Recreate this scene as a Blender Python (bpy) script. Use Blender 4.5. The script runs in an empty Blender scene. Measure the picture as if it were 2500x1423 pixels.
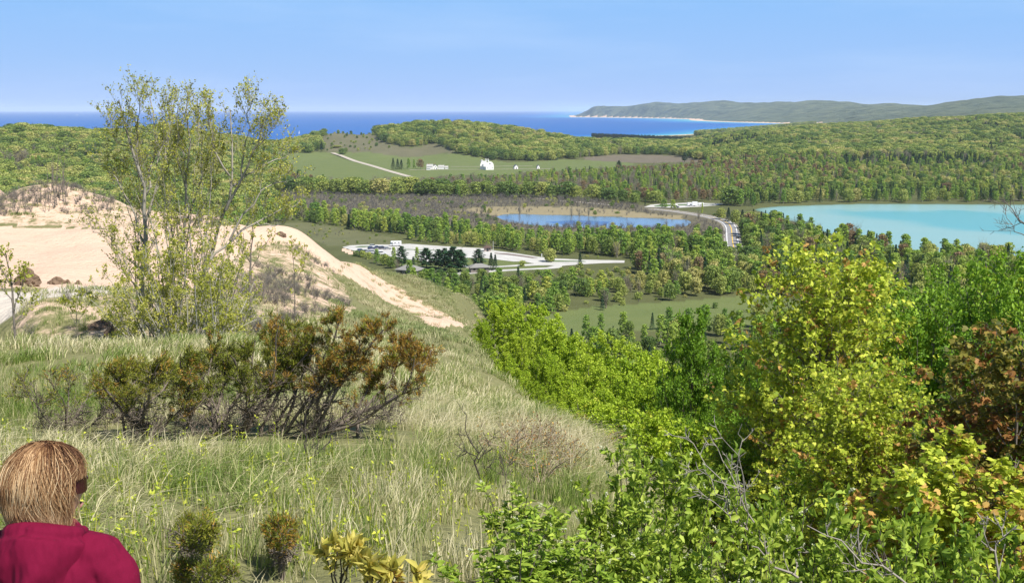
import bpy, math, random
import numpy as np
from mathutils import Vector, Matrix
SC = bpy.context.scene
COL = SC.collection
R = math.radians
rs = np.random.RandomState

# ------------------------------------------------------------------ camera
F = 2680.0; CX, CY = 1250.0, 711.5
PITCH = math.atan((711.5 - 268.5) / F)
EYE = np.array([0.0, 0.0, 80.0])
cp, sp = math.cos(PITCH), math.sin(PITCH)
cam_d = bpy.data.cameras.new('camera'); cam = bpy.data.objects.new('camera', cam_d); COL.objects.link(cam)
cam.location = (0, 0, 80); cam.rotation_euler = (math.pi/2 - PITCH, 0, 0)
cam_d.sensor_width = 36; cam_d.lens = F / 2500 * 36; cam_d.clip_end = 300000; cam_d.clip_start = 0.05
SC.camera = cam

def project(x, y, z):
    dz = z - 80.0
    fw = y*cp - dz*sp
    up = y*sp + dz*cp
    fw = np.where(fw < 0.01, 0.01, fw)
    return CX + F*x/fw, CY - F*up/fw

def ray(px, py):
    u = (px - CX)/F; v = -(py - CY)/F
    d = np.array([u, cp + v*sp, -sp + v*cp]); return d

def at_z(px, py, z=0.0):
    d = ray(px, py); t = (z - 80.0)/d[2]
    return np.array([d[0]*t, d[1]*t, z])

def at_d(px, py, dist):
    """point on the line of sight at horizontal distance dist"""
    d = ray(px, py); t = dist/math.hypot(d[0], d[1])
    return np.array([d[0]*t, d[1]*t, 80 + d[2]*t])

# ------------------------------------------------------------------ numpy noise
def _hash(ix, iy, seed):
    n = (ix.astype(np.int64)*374761393 + iy.astype(np.int64)*668265263 + seed*144665) & 0xffffffff
    n = ((n ^ (n >> 13))*1274126177) & 0xffffffff
    return ((n ^ (n >> 16)) & 0xffff)/65535.0
def vnoise(x, y, seed=0):
    ix = np.floor(x); iy = np.floor(y); fx = x-ix; fy = y-iy
    fx = fx*fx*(3-2*fx); fy = fy*fy*(3-2*fy)
    a = _hash(ix, iy, seed); b = _hash(ix+1, iy, seed); c = _hash(ix, iy+1, seed); d = _hash(ix+1, iy+1, seed)
    return (a*(1-fx)+b*fx)*(1-fy) + (c*(1-fx)+d*fx)*fy
def fbm(x, y, sc, oct=4, seed=0):
    s = 0; a = 1; t = 0; x = x/sc; y = y/sc
    for i in range(oct):
        s = s + a*vnoise(x, y, seed+i*17); t += a; a *= .5; x = x*2.03+3.1; y = y*2.03-1.7
    return s/t
def sstep(a, b, x):
    t = np.clip((x-a)/(b-a), 0, 1); return t*t*(3-2*t)
def inpoly(px, py, poly):
    r = np.zeros(px.shape, bool); n = len(poly); j = n-1
    for i in range(n):
        xi, yi = poly[i]; xj, yj = poly[j]
        if yi != yj:
            c = ((yi > py) != (yj > py)) & (px < (xj-xi)*(py-yi)/(yj-yi)+xi)
            r ^= c
        j = i
    return r
def polydist(x, y, poly):
    """signed distance, positive inside"""
    dm = np.full(x.shape, 1e18); n = len(poly)
    for i in range(n):
        ax, ay = poly[i]; bx, by = poly[(i+1) % n]
        vx, vy = bx-ax, by-ay; L = vx*vx+vy*vy+1e-9
        t = np.clip(((x-ax)*vx+(y-ay)*vy)/L, 0, 1)
        dm = np.minimum(dm, (x-ax-t*vx)**2+(y-ay-t*vy)**2)
    d = np.sqrt(dm)
    return np.where(inpoly(x, y, poly), d, -d)

# ------------------------------------------------------------------ terrain
def zrow(px, row, d): return at_d(px, row, d)[2]
NEAR = []
def N(px, row, d, dz=0): NEAR.append((px, at_d(px, row, d)[2]+dz, d))
def NZ(px, z, d): NEAR.append((px, z, d))
for px in (-3000, -1200, -400, 600, 1300, 1900, 3000, 5000): NZ(px, 78.35, .6)
for px in (-1200, -300, 150, 700, 1250): NZ(px, 77.75, 1.6); NZ(px, 77.38, 3.2)
for px in (1700, 2200, 3000): NZ(px, 77.8, 1.6); NZ(px, 77.3, 3.2)
for px in (-1200, -200, 200, 600, 1000, 1320): N(px, 1423 if px > -100 else 1400, 5.7)
for px in (-1200, -300, 100, 500, 850): N(px, 1200, 8.8); N(px, 1040, 14); N(px, 925, 20); N(px, 832 if px < 600 else 845, 27)
for px in (-1200, -300, 0): NZ(px, 72.8, 32); NZ(px, 71.4, 40)
NZ(100, 73.0, 32); NZ(100, 71.7, 38); N(60, 818, 41); N(200, 760, 42); N(200, 728, 45); N(330, 735, 44); N(120, 760, 43, .3)
NZ(400, 73.3, 32); NZ(400, 72.3, 40); NZ(600, 73.2, 32); N(560, 770, 44); N(600, 735, 55); N(700, 790, 40)
for px in (-1200, -300, 0): N(px, 790, 45.5); N(px, 700, 55.5); N(px, 640, 66); N(px, 566, 86)
N(130, 730, 50); N(200, 700, 56); N(300, 700, 57); N(200, 640, 66); N(200, 566, 86); N(400, 645, 66); N(400, 572, 86); N(430, 690, 58)
for px, r0, r1 in ((-1200, 530, 505), (-300, 530, 500), (0, 535, 505), (80, 535, 470), (150, 535, 457), (210, 535, 462), (300, 538, 492), (450, 555, 534), (560, 560, 546)):
    N(px, r0, 92); N(px, r1, 104)
    if px > 0: NZ(px, zrow(px, r1, 104)-9, 118)
NZ(-300, 69, 116); NZ(-50, 69.5, 116); N(-300, 425, 134); N(-60, 425, 134); N(0, 442, 134); N(50, 462, 132)
for px in (-1200, -300, 0, 150, 300): NZ(px, 52, 165); NZ(px, 30, 200)
N(560, 690, 65); N(560, 610, 80); N(600, 650, 78); N(640, 700, 68); N(640, 600, 94); N(700, 650, 84)
N(680, 554, 106); N(740, 566, 108); NZ(680, 58, 125); NZ(740, 57.5, 125); NZ(560, 60, 122)
N(700, 590, 97); N(760, 620, 97); N(800, 612, 109); N(896, 672, 110); N(880, 645, 116); N(930, 660, 124); N(979, 672, 131); N(940, 690, 116); N(1030, 692, 140); N(1060, 735, 118); N(1110, 770, 116); N(1110, 740, 135)
N(1024, 765, 108); N(1130, 792, 112); N(1088, 712, 150); N(1168, 751, 160); N(950, 715, 112)
for px, z in ((560, 34), (740, 33), (880, 35), (979, 33), (1088, 34), (1168, 32)): NZ(px, z, 172 if px < 1050 else 196)
NZ(850, 54, 140); NZ(930, 52, 148)
N(800, 800, 45); N(760, 740, 65); N(800, 700, 80); N(900, 850, 40); N(900, 740, 92); N(900, 790, 62)
N(1000, 1000, 17); N(1000, 900, 30); N(1000, 850, 45); N(1000, 810, 65); N(1000, 780, 90)
N(1150, 1100, 13); N(1150, 1000, 22); N(1150, 905, 43); N(1150, 850, 65); N(1150, 805, 95)
N(1250, 1200, 10.5); N(1250, 975, 31, -.2); N(1250, 938, 38, -.3); NZ(1250, 65, 50); N(1200, 885, 56, -.3); NZ(1205, 60.5, 74); N(1400, 1040, 23, -.3); NZ(1400, 68.5, 33)
N(1320, 1100, 15); N(1320, 1015, 26, -.2); N(1320, 985, 32, -.3); NZ(1320, 67.5, 40); NZ(1330, 62.5, 50); NZ(1300, 56, 70); NZ(1320, 47, 92); NZ(1250, 50, 110); NZ(1220, 45, 135)
NZ(1480, 76.5, 7); NZ(1440, 75.8, 11.5); N(1450, 1110, 15.5); NZ(1480, 74.0, 19); NZ(1500, 67, 30); NZ(1500, 57, 50); NZ(1500, 42, 85)
NZ(1750, 77.0, 5); NZ(1750, 76.0, 7.5); NZ(1750, 74.3, 12); NZ(1750, 70, 20); NZ(1750, 59, 38); NZ(1750, 37, 80)
for px in (2100, 2500, 3200, 5000): NZ(px, 77.0, 5); NZ(px, 75.5, 8); NZ(px, 71.5, 14); NZ(px, 65.5, 24); NZ(px, 55, 42); NZ(px, 36, 80)
for px in (1350, 1500, 1750, 2100, 2500, 3200, 5000): NZ(px, 18, 150); NZ(px, 3, 240)
for px in (-1200, -300, 0, 300, 600, 850, 1100): NZ(px, 3, 270); NZ(px, 0, 330)
for px in (-3000,): 
    for z, d in ((77.5, 3), (77, 6), (76.5, 12), (75.5, 25), (73, 50), (72, 90), (68, 120), (50, 165), (20, 230), (3, 290)): NZ(px, z, d)
for px in (1350, 1500, 1750, 2100, 2500, 3200, 5000): NZ(px, 0, 330)

FAR = []
def Fp(px, row, d, tree=10): FAR.append((px, at_d(px, row, d)[2]-tree, d))
def FZ(px, z, d): FAR.append((px, z, d))
for px in (-2500, -800, -200, 300, 700, 1100, 1500, 1900, 2300, 2700, 3500, 5000): FZ(px, -7, 330); FZ(px, -8, 500); FZ(px, -7, 900)
for px, r in ((-2500, 305), (-800, 305), (-100, 325), (0, 320), (110, 305), (200, 318), (300, 320), (430, 308), (520, 320)):
    Fp(px, r, 1700); FZ(px, 14, 1400); FZ(px, -2, 1150); FZ(px, 20, 2000); FZ(px, -8, 2500)
Fp(620, 331, 1850, 13); FZ(620, 9, 1550); FZ(620, -3, 1300); FZ(620, 12, 2150); FZ(620, -6, 2600)
Fp(690, 340, 2020, 17); FZ(690, 6, 1800); FZ(690, -3, 1500); FZ(690, 6, 2300); FZ(690, -6, 2700)
Fp(735, 347, 2000, 16); Fp(770, 329, 2080, 15); Fp(830, 313, 2160, 4); FZ(745, 1, 1750); FZ(830, 22, 2050); FZ(830, 5, 1930); FZ(800, -3, 1800); FZ(830, 0, 2500)
Fp(880, 322, 2180, 5); Fp(910, 318, 2230, 9); Fp(960, 304, 2230, 11); Fp(1040, 295, 2200, 11); Fp(1100, 293, 2180, 11); Fp(1160, 298, 2180, 11); Fp(1260, 310, 2200, 11); Fp(1340, 326, 2250, 11); Fp(1440, 337, 2200, 14); Fp(1540, 344, 2200, 14); Fp(1620, 348, 2200, 14); Fp(1700, 340, 2300, 14)
Fp(930, 345, 2050, 0); Fp(1060, 353, 2000, 0); FZ(980, 3, 1850); FZ(1060, 3, 1830); FZ(1192, 4, 1790); FZ(1300, 3, 1780); FZ(1400, 3, 1800); FZ(1200, 30, 1980); FZ(1300, 22, 2000); FZ(1420, 12, 2000)
for px in (700, 900, 1100, 1250, 1400, 1600): FZ(px, -6, 1500); FZ(px, -4, 1680 if px > 900 else 1600)
for px in (900, 1000, 1100, 1260): FZ(px, 14, 2550); FZ(px, -3, 2900)
for px in (1420, 1520, 1620): FZ(px, -2, 2580); FZ(px, -4, 2900)
FZ(1700, 4, 1750); Fp(1780, 322, 2450, 11); FZ(1780, 10, 2000); FZ(1780, 8, 2950); Fp(1900, 314, 2600, 11); Fp(2000, 311, 2700, 11); Fp(2100, 302, 2850, 11); Fp(2200, 290, 3000, 11)
Fp(2350, 283, 3100, 11); Fp(2500, 277, 3200, 11); Fp(2700, 275, 3200, 11); Fp(3500, 270, 3200, 11); Fp(5000, 270, 3200, 11)
for px in (2000, 2200, 2350, 2500, 2700, 3500, 5000): FZ(px, 19 if px > 2100 else 14, 2100); FZ(px, 5, 1500); FZ(px, -3, 1150); FZ(px, 25, 4000)
for px, r, d in ((1404, 272, 12200), (1415, 262, 12000), (1444, 257, 12000), (1576, 248.5, 11500), (1664, 251, 11300), (1743, 247, 11000), (1884, 250, 10600), (1963, 248, 10400), (2038, 250, 10000), (2086, 255.5, 9600), (2113, 254, 9400), (2148, 256.5, 9200), (2214, 256, 8900), (2280, 255.5, 8600), (2368, 244, 8300), (2412, 240, 8200), (2500, 237.5, 8000), (2700, 236, 8000), (3500, 238, 8000)):
    Fp(px, r, d, 0); FZ(px, 60, d*1.25)
for px in (1500, 1600, 1700): FZ(px, 3, 10600-(px-1500)*6)
for px, r, d in ((1800, 285, 8600), (1900, 282, 8200), (2000, 275, 8000), (1800, 294, 7600), (1950, 290, 7200), (2100, 288, 6300), (2200, 275, 6600), (2300, 268, 6200), (2500, 262, 6000), (2700, 260, 6000)): Fp(px, r, d, 0)

def rbf_fit(pts, us, c, lam):
    P = np.array(pts, float); az = np.arctan((P[:, 0]-CX)/F*(1.03)); u = az*us; v = np.log(P[:, 2])
    D = np.sqrt((u[:, None]-u)**2+(v[:, None]-v)**2+c*c)
    n = len(P); A = np.zeros((n+1, n+1)); A[:n, :n] = -D+lam*np.eye(n); A[:n, n] = 1; A[n, :n] = 1
    w = np.linalg.solve(A, np.append(P[:, 1], 0)); return u, v, w, us, c
def rbf_eval(m, x, y):
    u0, v0, w, us, c = m
    u = np.arctan2(x, np.maximum(y, 1e-6))*us; u = np.clip(u, -1.35*us, 1.35*us)
    v = np.log(np.maximum(np.hypot(x, y), .5)); out = np.empty(u.shape); U = u.ravel(); V = v.ravel(); o = out.ravel()
    for i in range(0, len(U), 40000):
        a = U[i:i+40000, None]; b = V[i:i+40000, None]
        o[i:i+40000] = -np.sqrt((a-u0)**2+(b-v0)**2+c*c)@w[:-1]+w[-1]
    return o.reshape(x.shape)
MN = rbf_fit(NEAR, 3.0, .05, .006)
MF = rbf_fit(FAR, 5.0, .06, .01)

def W(pts): return [tuple(at_z(a, b)[:2]) for a, b in pts]
GLEN = W([(1832, 511), (1850, 507), (1900, 502.5), (2000, 499.5), (2100, 497), (2300, 497.5), (2500, 499), (3000, 501), (3000, 660), (2500, 645), (2300, 628), (2150, 602), (2000, 566), (1930, 540), (1870, 522)])
POND = W([(1206, 528), (1225, 522.5), (1260, 521.5), (1400, 524.5), (1600, 532), (1680, 535), (1695, 542), (1680, 552), (1600, 555), (1500, 557), (1400, 555), (1300, 550), (1235, 541)])
LAKE = W([(-3500, 338), (0, 338), (735, 345), (900, 343), (1440, 341), (1450, 337), (1560, 333), (1640, 331), (1700, 328), (1780, 321), (1900, 311), (2000, 305), (2036, 303.2), (2000, 302.6), (1900, 301.5), (1800, 298.8), (1740, 296.5), (1700, 294.2), (1694, 291.5), (1640, 290), (1560, 288.6), (1480, 287.4), (1404, 286.6), (1399, 284)])
e = at_z(1398, 284); e = e/np.linalg.norm(e[:2])
LAKE += [tuple(e[:2]*50000), (e[0]*58000, 61500), (-61500, 61500), (-61500, 3000)]

def H(x, y):
    x = np.asarray(x, float); y = np.asarray(y, float)
    d = np.hypot(x, y)
    zn = rbf_eval(MN, x, y)
    zn = zn + (fbm(x, y, 6, 4, 3)-.5)*np.clip(d/60, 0, 1)*1.0 + (fbm(x, y, 1.4, 3, 5)-.5)*.12*np.clip(d/12, 0.2, 1)
    zf = rbf_eval(MF, x, y)
    zf = np.where(zf > 0, zf + (fbm(x, y, 260, 4, 9)-.5)*np.clip(zf, 0, 60)*.22, zf)
    zf = np.where(zf > -1.5, (zf+1.5)**2/(np.abs(zf+1.5)+3), 0) + .6
    zf = np.where(d > 4000, zf + ((fbm(x, y, 700, 5, 11)-.5)*np.clip(zf-8, 0, 90)*.6+(fbm(x, y, 190, 3, 13)-.5)*np.clip(zf-4, 0, 22))*sstep(4000, 6500, d), zf)
    t = sstep(230, 320, d)
    z = np.where(d < 230, zn, np.where(d > 320, zf, zn*(1-t)+zf*t))
    z = np.maximum(z, .6) if z.ndim == 0 else np.where(z < .6, .6, z)
    m = d > 450
    for poly, edge in ((GLEN, 8), (POND, 6)):
        s = polydist(x, y, poly); z = np.where(m, z*(1-sstep(-edge*1.5, 0, s)) + sstep(-edge*1.5, 0, s)*(.1) - 2*sstep(0, edge, s), z)
    s = polydist(x, y, LAKE); wd = np.clip(d*.02, 25, 220)
    k = sstep(-1, 0, s/wd); z = np.where(d > 1500, z*(1-k) + k*.3 - 5*sstep(0, 1, s/wd), z)
    return z
def Hs(x, y): return float(H(np.array([x]), np.array([y]))[0])
def hit(px, py, dmin=3, dmax=13000):
    d = ray(px, py); hd = math.hypot(d[0], d[1]); ds = np.exp(np.linspace(math.log(dmin), math.log(dmax), 1500))
    t = ds/hd; x = d[0]*t; y = d[1]*t; z = 80+d[2]*t; g = H(x, y)
    b = np.where(z < g)[0]
    if not len(b): return None
    i = b[0]; 
    if i == 0: return np.array([x[0], y[0], g[0]])
    a = (z[i-1]-g[i-1]); c = g[i]-z[i]; f = a/(a+c)
    X = x[i-1]+(x[i]-x[i-1])*f; Y = y[i-1]+(y[i]-y[i-1])*f
    return np.array([X, Y, Hs(X, Y)])

# ------------------------------------------------------------------ helpers
def link(o): COL.objects.link(o); return o
def mesh_np(name, V, faces, mats=(), midx=None, smooth=False):
    me = bpy.data.meshes.new(name); V = np.asarray(V, np.float32).reshape(-1, 3)
    me.vertices.add(len(V)); me.vertices.foreach_set('co', V.ravel())
    fl = [np.asarray(f, np.int32) for f in faces if len(f)]
    loops = np.concatenate([f.ravel() for f in fl]); tot = np.concatenate([np.full(len(f), f.shape[1], np.int32) for f in fl])
    st = np.concatenate([[0], np.cumsum(tot)[:-1]]).astype(np.int32)
    me.loops.add(len(loops)); me.loops.foreach_set('vertex_index', loops)
    me.polygons.add(len(tot)); me.polygons.foreach_set('loop_start', st); me.polygons.foreach_set('loop_total', tot)
    for m in mats: me.materials.append(m)
    if midx is not None: me.polygons.foreach_set('material_index', np.asarray(midx, np.int32))
    if smooth: me.polygons.foreach_set('use_smooth', np.ones(len(tot), bool))
    me.update(calc_edges=True); me.validate(); return me
def add_obj(name, me, parent=None, **kw):
    o = bpy.data.objects.new(name, me); link(o)
    if parent is not None: o.parent = parent
    for k, v in kw.items(): o[k] = v
    return o
def thing(name, label, cat, loc=(0, 0, 0), rz=0, group=None):
    o = bpy.data.objects.new(name, None); link(o); o.location = loc; o.rotation_euler = (0, 0, rz)
    o.empty_display_size = .2; o['label'] = label; o['category'] = cat
    if group: o['group'] = group
    return o
def set_attr(me, name, arr):
    a = me.color_attributes.new(name, 'FLOAT_COLOR', 'POINT'); a.data.foreach_set('color', np.asarray(arr, np.float32).ravel())

class MB:
    """collects polygons into one mesh"""
    def __init__(s): s.V = []; s.Fc = []; s.M = []
    def add(s, vs, fs, m=0):
        n = len(s.V); s.V += [tuple(v) for v in vs]; s.Fc += [tuple(i+n for i in f) for f in fs]; s.M += [m]*len(fs); return s
    def box(s, c, d, m=0, rz=0, taper=1.0):
        x, y, z = d[0]/2, d[1]/2, d[2]/2; vs = []
        for sx, sy, sz in ((-1, -1, -1), (1, -1, -1), (1, 1, -1), (-1, 1, -1), (-1, -1, 1), (1, -1, 1), (1, 1, 1), (-1, 1, 1)):
            k = taper if sz > 0 else 1; px, py = sx*x*k, sy*y*k
            vs.append((c[0]+px*math.cos(rz)-py*math.sin(rz), c[1]+px*math.sin(rz)+py*math.cos(rz), c[2]+sz*z))
        return s.add(vs, [(0, 3, 2, 1), (4, 5, 6, 7), (0, 1, 5, 4), (1, 2, 6, 5), (2, 3, 7, 6), (3, 0, 4, 7)], m)
    def cyl(s, a, b, r0, r1=None, n=10, m=0):
        r1 = r0 if r1 is None else r1; a = Vector(a); b = Vector(b); t = (b-a).normalized()
        q = t.to_track_quat('Z', 'Y'); vs = []
        for p, r in ((a, r0), (b, r1)):
            for i in range(n): vs.append(p + q @ Vector((r*math.cos(2*math.pi*i/n), r*math.sin(2*math.pi*i/n), 0)))
        return s.add(vs, [(i, (i+1) % n, n+(i+1) % n, n+i) for i in range(n)]+[tuple(range(n-1, -1, -1)), tuple(range(n, 2*n))], m)
    def build(s, name, mats, parent=None, smooth=False, bevel=0, **kw):
        me = bpy.data.meshes.new(name); me.from_pydata(s.V, [], s.Fc)
        for m in (mats if isinstance(mats, (list, tuple)) else [mats]): me.materials.append(m)
        me.polygons.foreach_set('material_index', s.M)
        if smooth: me.polygons.foreach_set('use_smooth', [True]*len(s.Fc))
        me.update(); o = add_obj(name, me, parent, **kw)
        if bevel: b = o.modifiers.new('b', 'BEVEL'); b.width = bevel; b.segments = 2; b.limit_method = 'ANGLE'
        return o

# ------------------------------------------------------------------ materials
def newmat(name):
    m = bpy.data.materials.new(name); m.use_nodes = True; nt = m.node_tree; nt.nodes.clear()
    out = nt.nodes.new('ShaderNodeOutputMaterial'); return m, nt, out
def nd(nt, t, **kw):
    n = nt.nodes.new(t)
    for k, v in kw.items():
        if k.startswith('_'): setattr(n, k[1:], v)
        else: n.inputs[k.replace('__', ' ')].default_value = v
    return n
def ramp(nt, stops, interp='LINEAR'):
    n = nt.nodes.new('ShaderNodeValToRGB'); cr = n.color_ramp; cr.interpolation = interp
    while len(cr.elements) < len(stops): cr.elements.new(.5)
    for e, (p, c) in zip(cr.elements, stops): e.position = p; e.color = (*c, 1) if len(c) == 3 else c
    return n
def math_(nt, op, a, b=None, c=None):
    n = nt.nodes.new('ShaderNodeMath'); n.operation = op
    for i, v in enumerate((a, b, c)):
        if v is None: continue
        if isinstance(v, (int, float)): n.inputs[i].default_value = v
        else: nt.links.new(v, n.inputs[i])
    return n.outputs[0]
def mixc(nt, fac, a, b, blend='MIX'):
    n = nt.nodes.new('ShaderNodeMix'); n.data_type = 'RGBA'; n.blend_type = blend
    for i, v in ((0, fac), (6, a), (7, b)):
        if isinstance(v, (int, float)): n.inputs[i].default_value = v
        elif isinstance(v, (tuple, list)): n.inputs[i].default_value = (*v, 1)
        else: nt.links.new(v, n.inputs[i])
    return n.outputs[2]
def noise_(nt, vec, scale, detail=4, rough=.55):
    n = nt.nodes.new('ShaderNodeTexNoise'); n.inputs['Scale'].default_value = scale; n.inputs['Detail'].default_value = detail; n.inputs['Roughness'].default_value = rough
    if vec is not None: nt.links.new(vec, n.inputs['Vector'])
    return n.outputs['Fac']
def simple(name, col, rough=.7, metal=0, var=.12, vscale=3.0, bump=0, bscale=20):
    m, nt, out = newmat(name); b = nd(nt, 'ShaderNodeBsdfPrincipled', Roughness=rough, Metallic=metal)
    tc = nd(nt, 'ShaderNodeTexCoord'); n = noise_(nt, tc.outputs['Object'], vscale, 5)
    c = mixc(nt, n, tuple(max(0, v*(1-var)) for v in col), tuple(min(1, v*(1+var)) for v in col)); nt.links.new(c, b.inputs['Base Color'])
    if bump:
        bn = nd(nt, 'ShaderNodeBump', Strength=bump); nt.links.new(noise_(nt, tc.outputs['Object'], bscale, 5), bn.inputs['Height']); nt.links.new(bn.outputs[0], b.inputs['Normal'])
    nt.links.new(b.outputs[0], out.inputs[0]); return m
def foliage(name, stops, patch=120.0, wr=.55, wp=.6, wl=.35, trans=.35, rough=.55, tcol=None):
    """leaf material; hue varies by plant, by stand and by leaf"""
    m, nt, out = newmat(name)
    oi = nd(nt, 'ShaderNodeObjectInfo'); geo = nd(nt, 'ShaderNodeNewGeometry')
    pn = noise_(nt, oi.outputs['Location'], 1.0/patch, 2)
    f = math_(nt, 'MULTIPLY', oi.outputs['Random'], wr)
    f = math_(nt, 'MULTIPLY_ADD', math_(nt, 'SUBTRACT', pn, .5), wp*2.2, f)
    f = math_(nt, 'MULTIPLY_ADD', math_(nt, 'SUBTRACT', geo.outputs['Random Per Island'], .5), wl, f)
    f = math_(nt, 'ADD', f, .5-wr/2)
    r = ramp(nt, stops); nt.links.new(f, r.inputs[0])
    hs = nd(nt, 'ShaderNodeHueSaturation'); nt.links.new(r.outputs[0], hs.inputs['Color'])
    nt.links.new(math_(nt, 'MULTIPLY_ADD', geo.outputs['Random Per Island'], .5, .75), hs.inputs['Value'])
    d = nd(nt, 'ShaderNodeBsdfPrincipled', Roughness=rough); d.inputs['Specular IOR Level'].default_value = .25
    nt.links.new(hs.outputs[0], d.inputs['Base Color'])
    t = nd(nt, 'ShaderNodeBsdfTranslucent'); 
    tc = mixc(nt, .5, hs.outputs[0], (.32, .42, .03) if tcol is None else tcol); nt.links.new(tc, t.inputs[0])
    mx = nd(nt, 'ShaderNodeMixShader', Fac=trans); nt.links.new(d.outputs[0], mx.inputs[1]); nt.links.new(t.outputs[0], mx.inputs[2])
    nt.links.new(mx.outputs[0], out.inputs[0]); return m
# ------------------------------------------------------------------ ground sheet
def ground():
    rings = np.concatenate([[0.0], np.exp(np.linspace(math.log(.35), math.log(16000), 1000))])
    af = np.linspace(-.52, .52, 760); step = .03
    ab = np.arange(.55, 2*math.pi-.54, step)
    az = np.concatenate([af, ab]); na = len(az); nr = len(rings)
    A, Rr = np.meshgrid(az, rings[1:]); x = Rr*np.sin(A); y = Rr*np.cos(A)
    # behind the viewer the ground just continues as a dune top
    z = np.where(y > -1e9, H(x, y), 0)
    bk = sstep(.9, 1.5, np.minimum(np.abs(A), 2*math.pi-np.abs(A)))
    zb = 78.2 - 3*sstep(5, 60, Rr) + (fbm(x, y, 20, 3, 8)-.5)*2*sstep(3, 30, Rr) - 74.5*sstep(150, 500, Rr)
    z = z*(1-bk)+zb*bk
    c0 = Hs(0, .3)
    V = np.concatenate([[[0, 0, c0]], np.stack([x, y, z], -1).reshape(-1, 3)])
    i = np.arange(na); j = (i+1) % na
    tri = np.stack([np.zeros(na, int), 1+j, 1+i], 1)
    k = np.arange(nr-2)[:, None]*na
    q = np.stack([1+k+i, 1+k+j, 1+k+na+j, 1+k+na+i], -1).reshape(-1, 4)
    me = mesh_np('ground', V, [tri, q], smooth=True)
    # zones
    X, Y, Z = V[:, 0], V[:, 1], V[:, 2]; D = np.hypot(X, Y); px, py = project(X, Y, Z)
    front = Y > 0
    n1 = fbm(X, Y, 4, 4, 21); n2 = fbm(X, Y, 40, 4, 22); n3 = fbm(X, Y, 150, 4, 25)
    jx = px+(fbm(X, Y, 5, 4, 31)-.5)*44; jy = py+(fbm(X, Y, 9, 3, 32)-.5)*14
    near = (D < 200) & front
    sand = np.zeros(len(X)); 
    def zone(arr, poly, w, cond): arr[cond & inpoly(jx, jy, poly)] = w
    zone(sand, [(560, 640), (690, 590), (740, 600), (800, 650), (850, 700), (860, 760), (700, 800), (560, 770), (480, 700)], .50, near & (D > 38))
    zone(sand, [(-600, 400), (60, 400), (190, 400), (300, 440), (450, 500), (560, 530), (420, 566), (0, 545), (-600, 545)], .58, near & (D > 84))
    zone(sand, [(40, 700), (400, 700), (640, 700), (640, 830), (60, 830), (20, 815)], .47, near & (D > 31) & (D < 60))
    zone(sand, [(-700, 540), (420, 562), (700, 540), (760, 540), (800, 600), (896, 662), (992, 726), (1060, 763), (1145, 797), (1062, 803), (1024, 785), (896, 710), (800, 656), (740, 606), (690, 590), (640, 600), (560, 640), (500, 700), (-700, 705)], 1.0, near & (D > 50))
    zone(sand, [(800, 600), (1145, 797), (1062, 803), (800, 656)], .60, near & (D > 50))
    zone(sand, [(770, 570), (900, 640), (1150, 797), (1062, 806), (1024, 790), (896, 716), (800, 664), (770, 640)], .64, near & (D > 50) & (sand > .5))
    grav = np.zeros(len(X)); zone(grav, [(-700, 705), (60, 712), (140, 700), (280, 698), (260, 718), (190, 730), (150, 765), (60, 812), (-700, 830)], 1.0, near & (D > 44.5) & (D < 60))
    sl = near & (sand == 0) & (D > 36)
    sand[sl] = .22; sand[near & (D <= 36)] = .1
    # behind the crest, and the far side of the dunes
    mead = np.zeros(len(X)); tan = np.zeros(len(X)); heath = np.zeros(len(X)); pave = np.zeros(len(X))
    mid = (D > 230) & front
    for p in (MEADOW, NEARFIELD): mead[mid & inpoly(px+(n2-.5)*20, py+(n2-.5)*3, p)] = 1
    mead[mid & inpoly(px, py, PLAIN)] = .45; mead[mid & inpoly(px, py, LAWN)] = .9
    heath[mid & inpoly(px+(n2-.5)*30, py+(n2-.5)*4, HEATH)] = 1
    heath[mid & inpoly(px, py, PLAIN)] = .35
    heath[mid & inpoly(px+(n2-.5)*20, py+(n2-.5)*4, SLOPE)] = .6; mead[mid & inpoly(px, py, SLOPE)] = .35
    tan[mid & inpoly(px+(n2-.5)*50, py+(n2-.5)*5, REED)] = 1
    heath[mid & inpoly(px, py, MARSH) & (tan == 0)] = .75
    sd = polydist(X, Y, LAKE); wd = np.clip(D*.02, 25, 220)
    beach = (D > 2500) & (sd > -wd*.35) & (sd < wd*.4) & (Z < 2.5); sand[beach] = 1.0
    sand[mid & inpoly(px, py, [(830, 609), (840, 607), (863, 613), (876, 618), (866, 621), (850, 619)])] = 1
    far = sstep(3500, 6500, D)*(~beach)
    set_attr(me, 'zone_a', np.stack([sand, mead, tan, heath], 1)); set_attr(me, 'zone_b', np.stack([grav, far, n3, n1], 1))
    m, nt, out = newmat('ground_cover'); L = nt.links.new
    ga = nd(nt, 'ShaderNodeAttribute', _attribute_name='zone_a'); gb = nd(nt, 'ShaderNodeAttribute', _attribute_name='zone_b')
    sa = nd(nt, 'ShaderNodeSeparateColor'); sb = nd(nt, 'ShaderNodeSeparateColor'); L(ga.outputs['Color'], sa.inputs[0]); L(gb.outputs['Color'], sb.inputs[0])
    pos = nd(nt, 'ShaderNodeNewGeometry').outputs['Position']
    nf = noise_(nt, pos, 2.2, 6, .65); nm = noise_(nt, pos, .45, 6, .6); nb = noise_(nt, pos, .05, 6, .6); nh = noise_(nt, pos, .009, 8, .62); nff = noise_(nt, pos, 14, 4, .6)
    base = mixc(nt, nf, (.10, .115, .04), (.30, .28, .14))                     # thatch between tufts
    wood = mixc(nt, nb, (.06, .07, .028), (.14, .15, .06)); 
    dist = nd(nt, 'ShaderNodeVectorMath', _operation='LENGTH'); L(pos, dist.inputs[0]); isfar = nd(nt, 'ShaderNodeMapRange'); L(dist.outputs['Value'], isfar.inputs[0]); isfar.inputs[1].default_value = 140; isfar.inputs[2].default_value = 260
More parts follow.
